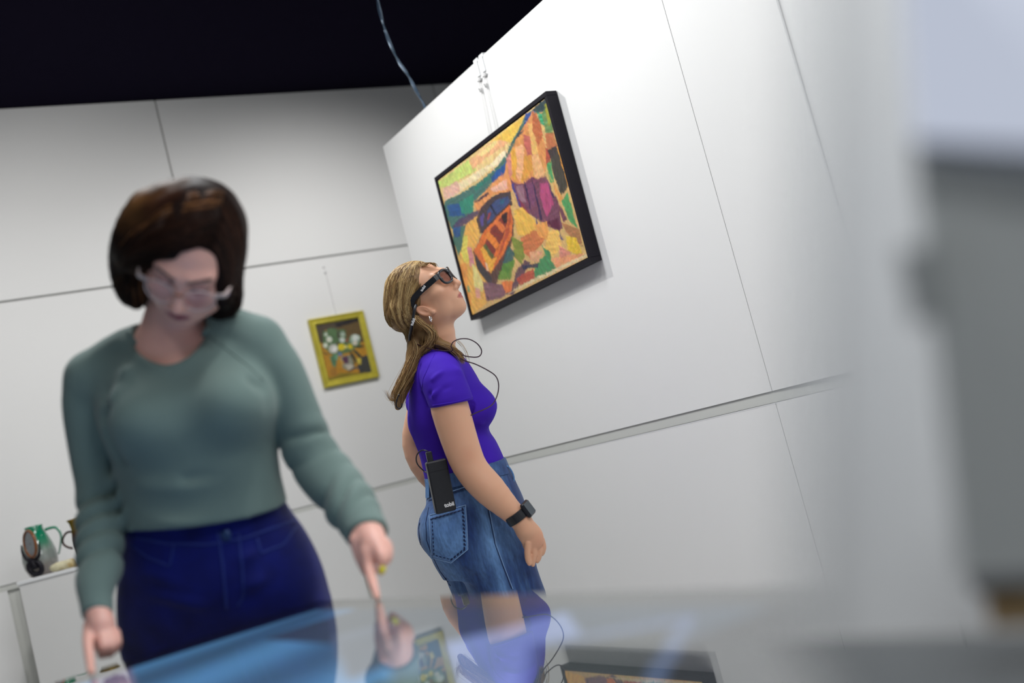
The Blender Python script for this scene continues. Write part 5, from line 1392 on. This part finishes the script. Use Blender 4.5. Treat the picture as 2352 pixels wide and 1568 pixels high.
stitch([(1112, 1130), (1125, 1190), (1137, 1250), (1155, 1300), (1175, 1352)], .0012, MT['stitchd'], .0004, 'side_seam')
stitch([(985, 1165), (978, 1200), (980, 1240), (990, 1270), (1010, 1310), (1035, 1345)], .0016, MT['stitchd'], .0, 'centre_seam')
stitch([(965, 1190), (962, 1215), (966, 1250), (972, 1275)], .0016, MT['stitchd'], .0004, 'far_pocket_edge')
stitch([(985, 1150), (1020, 1138), (1060, 1125), (1100, 1112), (1135, 1110)], .0012, MT['stitchd'], .0006, 'yoke_seam')
stitch([(985, 1146), (1020, 1134), (1060, 1121), (1100, 1108), (1135, 1106)], .0010, MT['stitch'], .0006, 'yoke_seam')
# waistband
wbp = surfline(T_sh, [(985, 1092), (1010, 1086), (1040, 1080), (1075, 1075), (1110, 1072), (1145, 1074)], .0005, 6)
cp = surfline(T_sh, [(980, 1092), (1020, 1083), (1060, 1077), (1100, 1073), (1150, 1074)], .002, 6)
V_, F_ = patch(T_sh, [(977, 1102), (1158, 1057), (1167, 1088), (983, 1134)], .0028, 24, 4)
kk = (.05 + .25 * (.5 + .5 * vnoise(V_, 90, 85)))[:, None]
mkobj('waistband', V_, F_, MT['denim2'], w2, True, np.array(srgb('#1a3870')) * (1 - kk) + np.array(srgb('#6c97cc')) * kk)
for (u, v, w_) in ((1060, 1074, 5), (985, 1100, 4)):
    a = [surf(T_sh, u + du, vv, .005) for vv in (v, v + 22, v + 44) for du in (-w_, w_)]
    if all(x is not None for x in a):
        a[2] = a[2] - CF * .003; a[3] = a[3] - CF * .003
        Vv = a + [x + CF * .003 for x in a]
        MB().add(Vv, [(0, 1, 3, 2), (2, 3, 5, 4), (6, 8, 9, 7), (8, 10, 11, 9), (0, 2, 8, 6), (2, 4, 10, 8), (1, 7, 9, 3), (3, 9, 11, 5), (0, 6, 7, 1), (4, 5, 11, 10)]).build('belt_loop', mat('belt_loop_denim', srgb('#5c86ba'), .8, noise=(200, .2, (1, 1, 1))) if 'belt_loop_denim' not in bpy.data.materials else bpy.data.materials['belt_loop_denim'], w2)
lp = smooth_path([W(u, v, D2 + .02) for u, v in ((1155, 1070), (1168, 1072), (1178, 1088), (1180, 1104), (1172, 1118))], 5)
MB().tube(lp, .0030, 6).build('belt_loop', bpy.data.materials['belt_loop_denim'], w2, smooth=True)
# trainers
for sx in (-1, 1):
    h0 = W(1108, 1290, D2 + .06) + S2v * (-sx) * .08
    s_ = Field().ell(np.array([h0[0], h0[1], .045]) + F2 * .03, (.043, .125, .045), np.array([S2v, F2, gz]), .01); s_.plane((0, 0, 0.002), -gz)
    V, F = s_.mesh(.006, 10, 1); mkobj('shoe', V, F, MT['whitep'], w2, True)
# ---- hair: base volume, then strands
Hb = Field()
Hb.ell(T2((0, -0.020, 0.048)), np.array((.081, .102, .090)) * S2, R2, .01)
Hb.ell(W(926, 718, D2), (m2(42, D2), m2(44, D2), .060), np.array([CR, CD, CF]), .03)
G2 = W(950, 772, D2 + .01)
Hb.chain([(T2((-.02, -.07, -.07)), .034), (G2, .020)], .02)
Hb.ell(T2((0, 0.090, -0.020)), np.array((.12, .062, .092)) * S2, R2, .012, 's')    # face stays free
Hb.ell(T2((-.085, -0.004, -0.040)), np.array((.028, .026, .034)) * S2, R2, .006, 's')   # near ear
Hb.ell(T2((-.085, 0.030, -0.045)), np.array((.04, .05, .045)) * S2, R2, .006, 's')
Hb.chain([px_(952, 770, D2 + .0, 20), px_(958, 800, D2 - .01, 24), px_(948, 840, D2 - .02, 19), px_(930, 880, D2 - .02, 16), px_(918, 910, D2 - .02, 14), px_(914, 935, D2 - .02, 7)], .01)
Hb.chain([px_(975, 760, D2 - .02, 22), px_(1000, 785, D2 - .045, 14), px_(1035, 800, D2 - .06, 11), px_(1058, 815, D2 - .07, 6)], .012)
Hb.disp(lambda P: .0012 * vnoise(((P - H2O) @ R2.T) * np.array([1, .25, .6]), 220, 91))
V, F = Hb.mesh(0.0034, 14, 1)
q = (V - H2O) @ R2.T
st = .5 + .5 * vnoise(q * np.array([1, .25, .5]), 200, 93)
C = np.array(srgb('#6b4e32')) * (1 - st[:, None]) + np.array(srgb('#9a7a50')) * st[:, None]
MT['hair2'] = mat('blond_brown_hair', (1, 1, 1), 0.5, vcol=True, spec=.35)
hair2 = mkobj('hair', V, F, MT['hair2'], w2, True, C)
T_h2 = bvh(hair2)
hc = np.array((0, -0.020, 0.044)); hr = np.array((.0835, .1045, .0925))
paths = []; rad = []; cols = []
pal2 = [srgb('#5a3f26'), srgb('#7a5c3c'), srgb('#94744c'), srgb('#ab8a58'), srgb('#c4a26a'), srgb('#d8bc88')]
pal = [srgb('#c8a470'), srgb('#a07c4e'), srgb('#6e5034'), srgb('#dcc08c'), srgb('#b08c5a'), srgb('#806240')]
Gl = (G2 - H2O) @ R2.T / S2
for i in range(4200):
    th_ = rng.uniform(-1, 1); 
    # start along the hairline: from near temple over the forehead to far temple, and along the crown parting
    if i % 3 == 0:
        ang = rng.uniform(-1.35, 1.35); s0 = np.array([math.sin(ang) * .074, .070 - .045 * abs(math.sin(ang)) + rng.uniform(-.02, .005), .075 + .035 * math.cos(ang)])
    elif i % 3 == 1:
        s0 = np.array([rng.uniform(-.02, .02), rng.uniform(-.09, .07), .13])
    else:
        s0 = np.array([-.075 if rng.random() < .8 else .075, rng.uniform(-.08, .045), rng.uniform(.02, .10)])
    e0 = Gl + rng.normal(size=3) * np.array([.014, .007, .010])
    m = 14; t = np.linspace(0, 1, m)[:, None]
    lift = np.array([s0[0] * .9, -.02, .02])
    P_ = s0 * (1 - t) + e0 * t + lift * (t * (1 - t)) * 1.6
    d = (P_ - hc) / hr; rr_ = np.linalg.norm(d, axis=1)[:, None]
    tgt = 1.0 + rng.uniform(-.005, .035)
    on = np.clip((1 - t) * 3.0, 0, 1)
    P_ = hc + d / rr_ * hr * np.where(rr_ < tgt, tgt, 1 * rr_ + (tgt - rr_) * on * .8)
    P_ = P_ * on + (e0 + (P_ - e0)) * (1 - on)
    P_[-2:] = P_[-2:] * .3 + e0 * .7
    P_ = P_ + .0010 * np.sin(t * rng.uniform(4, 9) + rng.uniform(0, 6)) * rng.normal(size=3)
    P_ = H2O + (P_ * S2) @ R2; P_[:-1] = cling(T_h2, P_[:-1], rng.uniform(.0001, .0022))
    if i % 5 == 4:
        w_ = rng.random(); P_ = cling(T_h2, smooth_path([W(882 + 50 * w_, rng.uniform(640, 690), D2 - .08), W(886 + 42 * w_, 712, D2 - .08), W(906 + 30 * w_, 750, D2 - .06), G2 + rng.normal(size=3) * .006], 5)[:14], rng.uniform(.0001, .002))
        if len(P_) < 14: P_ = np.vstack([P_, np.repeat(P_[-1:], 14 - len(P_), 0)])
    paths.append(P_); rad.append(rng.uniform(.00038, .00075)); hn_ = float(vnoise((P_[5:6] - H2O) * np.array([1, 1, 1.0]), 330, 17)[0] + rng.normal() * .22); k = int(np.clip((hn_ + .75) / 1.5 * 6, 0, 5)); cols.append(np.array(pal2[k]) * rng.uniform(.85, 1.12))
strands('hair_strands', w2, paths, rad, cols, MT['hair2'])
def loose(ctrl, n, spread, m=16, wav=.004, r=(.0004, .0008), seed=0):
    g_ = np.random.default_rng(seed); out = []; rr = []; cc = []
    base = smooth_path([W(*c) for c in ctrl], 6); tt_ = np.linspace(0, 1, len(base)); tm = np.linspace(0, 1, m)
    base = np.stack([np.interp(tm, tt_, base[:, i]) for i in range(3)], 1)
    sp = np.interp(tm, np.linspace(0, 1, len(spread)), spread)
    for i in range(n):
        a = g_.normal(size=2) * .55; ph = g_.uniform(0, 6.28); fr_ = g_.uniform(5, 11)
        off = sp[:, None] * (a[0] * CR + a[1] * .8 * CF)[None] + (wav * np.sin(tm * fr_ + ph))[:, None] * (CR * .8 + CF * .4 + CD * .2)[None]
        L = g_.uniform(.72, 1.0); k_ = np.interp(tm * L, tm, np.arange(m)); P_ = np.stack([np.interp(k_, np.arange(m), (base + off)[:, c]) for c in range(3)], 1)
        out.append(P_); rr.append(g_.uniform(*r)); cc.append(np.array(pal[g_.integers(len(pal))]) * g_.uniform(.85, 1.2))
    return out, rr, cc
P_, r_, c_ = loose([(948, 770, D2), (962, 800, D2 - .03), (955, 835, D2 - .035), (935, 870, D2 - .035), (922, 900, D2 - .03), (904, 922, D2 - .03), (884, 893, D2 - .03)], 150, [.01, .012, .012, .012, .012, .01, .012], 20, .004, seed=5)
a_, b_, d_ = loose([(948, 768, D2), (965, 800, D2 - .03), (948, 840, D2 - .035), (928, 880, D2 - .035), (915, 910, D2 - .03), (918, 938, D2 - .03)], 420, [.012, .022, .020, .019, .020, .010], 18, .005, seed=6)
P_ += a_; r_ += b_; c_ += d_
a_, b_, d_ = loose([(985, 745, D2 - .055), (990, 772, D2 - .06), (985, 795, D2 - .06), (965, 815, D2 - .05)], 120, [.012, .014, .013, .012], 14, .004, seed=7)
P_ += a_; r_ += b_; c_ += d_
a_, b_, d_ = loose([(965, 795, D2 - .03), (1005, 790, D2 - .06), (1040, 802, D2 - .085), (1060, 822, D2 - .09), (1066, 838, D2 - .08)], 130, [.010, .010, .011, .009, .005], 14, .003, seed=8)
P_ += a_; r_ += b_; c_ += d_
a_, b_, d_ = loose([(953, 724, D2 - .070), (965, 740, D2 - .076), (983, 754, D2 - .075), (994, 770, D2 - .07), (986, 790, D2 - .065), (968, 800, D2 - .05)], 200, [.004, .009, .011, .011, .010, .010], 16, .004, seed=17)
P_ += a_; r_ += b_; c_ += d_
strands('ponytail', w2, [np.array([np.interp(np.linspace(0, 1, 18), np.linspace(0, 1, len(p_)), p_[:, c]) for c in range(3)]).T for p_ in P_], r_, c_, MT['hair2'])
# fringe wisps and wisps by the throat
P_, r_, c_ = loose([(968, 612, D2 - .05), (985, 603, D2 - .05), (998, 607, D2 - .045), (1003, 618, D2 - .04)], 40, [.012, .008, .006, .003], 12, .002, seed=9)
a_, b_, d_ = loose([(1035, 770, D2 + .02), (1058, 790, D2 + .03), (1073, 815, D2 + .03), (1075, 850, D2 + .02)], 7, [.006, .008, .008, .006], 12, .003, (.0003, .0005), seed=10)
strands('hair_wisps', w2, P_ + a_, r_ + b_, c_ + d_, MT['hair2'])
# smart glasses
MT['thickblack'] = mat('glossy_black_plastic', (0.007, 0.008, 0.014), 0.28, coat=.3)
g2 = glasses(w2, T2, R2, S2, .0275, .0235, .0042, .012, .114, 1.2, (MT['thickblack'], lensmat('tinted_lens', (0.80, 0.64, 0.56), 0.05), MT['thickblack'], MT['thickblack']), temple_h=.0085, temple_w=.0035, p=2.7, label='thick black smart glasses with brown tinted lenses')
def text_on(body, size, pos, xdir, ydir, mt, parent, name='lettering', ext=.0003):
    cu = bpy.data.curves.new(name, 'FONT'); cu.body = body; cu.size = size; cu.extrude = ext; cu.align_x = 'CENTER'; cu.align_y = 'CENTER'; cu.offset = size * .03
    cu.materials.append(mt); xd = nrm(xdir); yd = nrm(ydir - xd * (ydir @ xd)); zd = np.cross(xd, yd)
    o0 = bpy.data.objects.new(name, cu); COL.objects.link(o0)
    me_ = bpy.data.meshes.new_from_object(o0.evaluated_get(bpy.context.evaluated_depsgraph_get())); bpy.data.objects.remove(o0, do_unlink=True)
    me_.materials.clear(); me_.materials.append(mt)
    o = bpy.data.objects.new(name, me_); COL.objects.link(o)
    mw_ = Matrix([[xd[i], yd[i], zd[i], 0] for i in range(3)] + [[0, 0, 0, 1]])
    pw = parent_world(parent) if parent is not None else np.zeros(3)
    mw_.translation = Vector(np.array(pos) - pw); o.parent = parent; o.matrix_local = mw_; return o
if R2[0] @ CF > 0: nearx = -1
else: nearx = 1
pt_ = T2((nearx * .0845, .040, .0235)); 
text_on('tobii', .0105, pt_ - CF * .004, CR * .60 - CD * .80, -(CR * .80 + CD * .60) * 1.0, MT['print'], g2)
# strap behind the ear and over the hair
sp_ = smooth_path([W(u, v, d) for u, v, d in ((956, 700, D2 - .080), (952, 712, D2 - .088), (948, 735, D2 - .085), (944, 758, D2 - .06), (941, 775, D2 - .035), (943, 785, D2 - .02))], 5)
MB().tube(sp_, .0045, 8).build('strap', MT['blackp'], w2, smooth=True)
text_on('tobii', .012, W(948.5, 739, D2 - .0935), nrm(CR * .35 - CD * .93), nrm(-CR * .93 - CD * .35), MT['print'], w2, 'strap_lettering')
sp_ = smooth_path([W(u, v, D2 - .07) for u, v in ((917, 905), (911, 920), (910, 932), (916, 938), (922, 934), (924, 926))], 5)
MB().tube(sp_, .0020, 8).build('hair_tie_end', MT['blackp'], w2, smooth=True)
# earring
ec = W(989, 732, D2 - .078)
MB().tube([ec + .0078 * (math.cos(a) * nrm(CD * .9 + CR * .25) + math.sin(a) * nrm(CF * .9 + CR * .22)) for a in np.linspace(0, 6.283, 21)], .0022, 8, False).build('earring', MT['silver'], w2, smooth=True)
# ---- watch
wc = W(1188, 1184, D2 - .158); wa = nrm(W(1207, 1215, D2) - W(1172, 1165, D2)); e1 = nrm(CR - wa * (CR @ wa)); e2 = nrm(np.cross(wa, e1))
wa = nrm(CD * .80 + CR * .60); e1 = nrm(CR * .80 - CD * .60 ); e2 = nrm(CF)
wt = empty('wristwatch', (0, 0, 0)); wt.parent = w2; wt.location = Vector(wc - parent_world(w2)); wt['label'] = 'black smartwatch on the right wrist'
nb_ = 36; V_ = []
for a in np.linspace(0, 2 * math.pi, nb_, endpoint=False):
    for (dr, dz) in ((0, -.0135), (.004, -.0125), (.004, .0125), (0, .0135)):
        V_.append(wc + (.0315 + dr) * math.cos(a) * e1 + (.0345 + dr) * math.sin(a) * e2 + wa * dz)
F_ = [(i * 4 + k, i * 4 + (k + 1) % 4, ((i + 1) % nb_) * 4 + (k + 1) % 4, ((i + 1) % nb_) * 4 + k) for i in range(nb_) for k in range(4)]
MB().add(V_, F_).build('band', MT['blackp'], wt)
cc_ = wc + e1 * .037 - e2 * .016 + wa * .000
nx_ = nrm(e1 * .86 - e2 * .5); ny_ = wa; nz_ = nrm(np.cross(nx_, ny_))
MB().box((-.0070, -.0225, -.0195), (.0070, .0225, .0195), np.array([nx_, ny_, nz_]), cc_, bev=.004).build('case', mat('watch_case', (0.02, 0.022, 0.03), .22, .5), wt)
MB().box((.0069, -.0185, -.0160), (.0078, .0185, .0160), np.array([nx_, ny_, nz_]), cc_, bev=.0003).build('screen', mat('watch_glass', (0.03, 0.045, 0.06), .08, coat=.5), wt)
# ---- recorder box clipped to the waistband, and its cable
bx = W(1012, 1116, D2 - .125)
pa = nrm(CD * .975 + CR * .195); pb = nrm(CR * .93 - CD * .235 + CF * .28); pb = nrm(pb - pa * (pb @ pa)); pc = nrm(np.cross(pb, pa)); 
if pc @ CF > 0: pc = -pc
rec = empty('recorder_box', bx, 'black rectangular recorder unit clipped to the back of the denim waistband', 'recorder')
FRm = np.array([pb, pa, pc])
MB().box((-m2(24, 3.2), -m2(60, 3.2), -.014), (m2(24, 3.2), m2(60, 3.2), .014), FRm, bx, bev=.004).build('casing', MT['blackp'], rec)
MB().box((-m2(24, 3.2) + .001, -m2(37, 3.2), .0138), (m2(24, 3.2) - .001, -m2(36, 3.2), .0144), FRm, bx).build('lid_line', MT['black'], rec)
text_on('tobii', .016, bx + pa * m2(44, 3.2) + pb * m2(9, 3.2) + pc * .0146, pb, -pa, MT['print'], rec, ext=.0002)
plug = bx - pa * m2(70, 3.2) - pb * m2(12, 3.2)
MB().box((-.0085, -.016, -.006), (.0085, .016, .006), FRm, plug, bev=.002).build('plug', MT['blackp'], rec)
MB().tube(smooth_path([plug - pa * .014, W(980, 1035, D2 - .13), W(968, 1034, D2 - .12), W(957, 1046, D2 - .11), W(958, 1064, D2 - .10), W(972, 1080, D2 - .09), W(982, 1086, D2 - .10)], 6), .0019, 8).build('cable', MT['blackp'], rec, smooth=True)
# cable from the glasses strap
cb2 = empty('cord', W(1060, 800, D2), 'thin dark maroon cable looping over the shoulder and chest of the purple t-shirt', 'cable')
MB().tube(smooth_path([W(u, v, d) for u, v, d in ((945, 785, D2 - .02), (985, 800, D2 - .07), (1037, 806, D2 - .095), (1036, 795, D2 - .10), (1042, 784, D2 - .10), (1058, 778, D2 - .10), (1078, 779, D2 - .10), (1096, 789, D2 - .09), (1106, 804, D2 - .08), (1103, 816, D2 - .08), (1092, 820, D2 - .08), (1072, 818, D2 - .09), (1062, 815, D2 - .10))], 6), .0017, 8).build('upper_loop', MT['cordmaroon'], cb2, smooth=True)
MB().tube(smooth_path([W(u, v, d) for u, v, d in ((1058, 822, D2 - .10), (1070, 829, D2 - .10), (1092, 836, D2 - .09), (1120, 850, D2 - .08), (1138, 863, D2 - .07), (1145, 880, D2 - .07), (1144, 900, D2 - .07), (1137, 920, D2 - .08), (1128, 931, D2 - .10), (1112, 940, D2 - .125), (1095, 947, D2 - .14), (1080, 954, D2 - .15), (1068, 958, D2 - .12))], 6), .0017, 8).build('lower_loop', MT['cordmaroon'], cb2, smooth=True)
print('done')
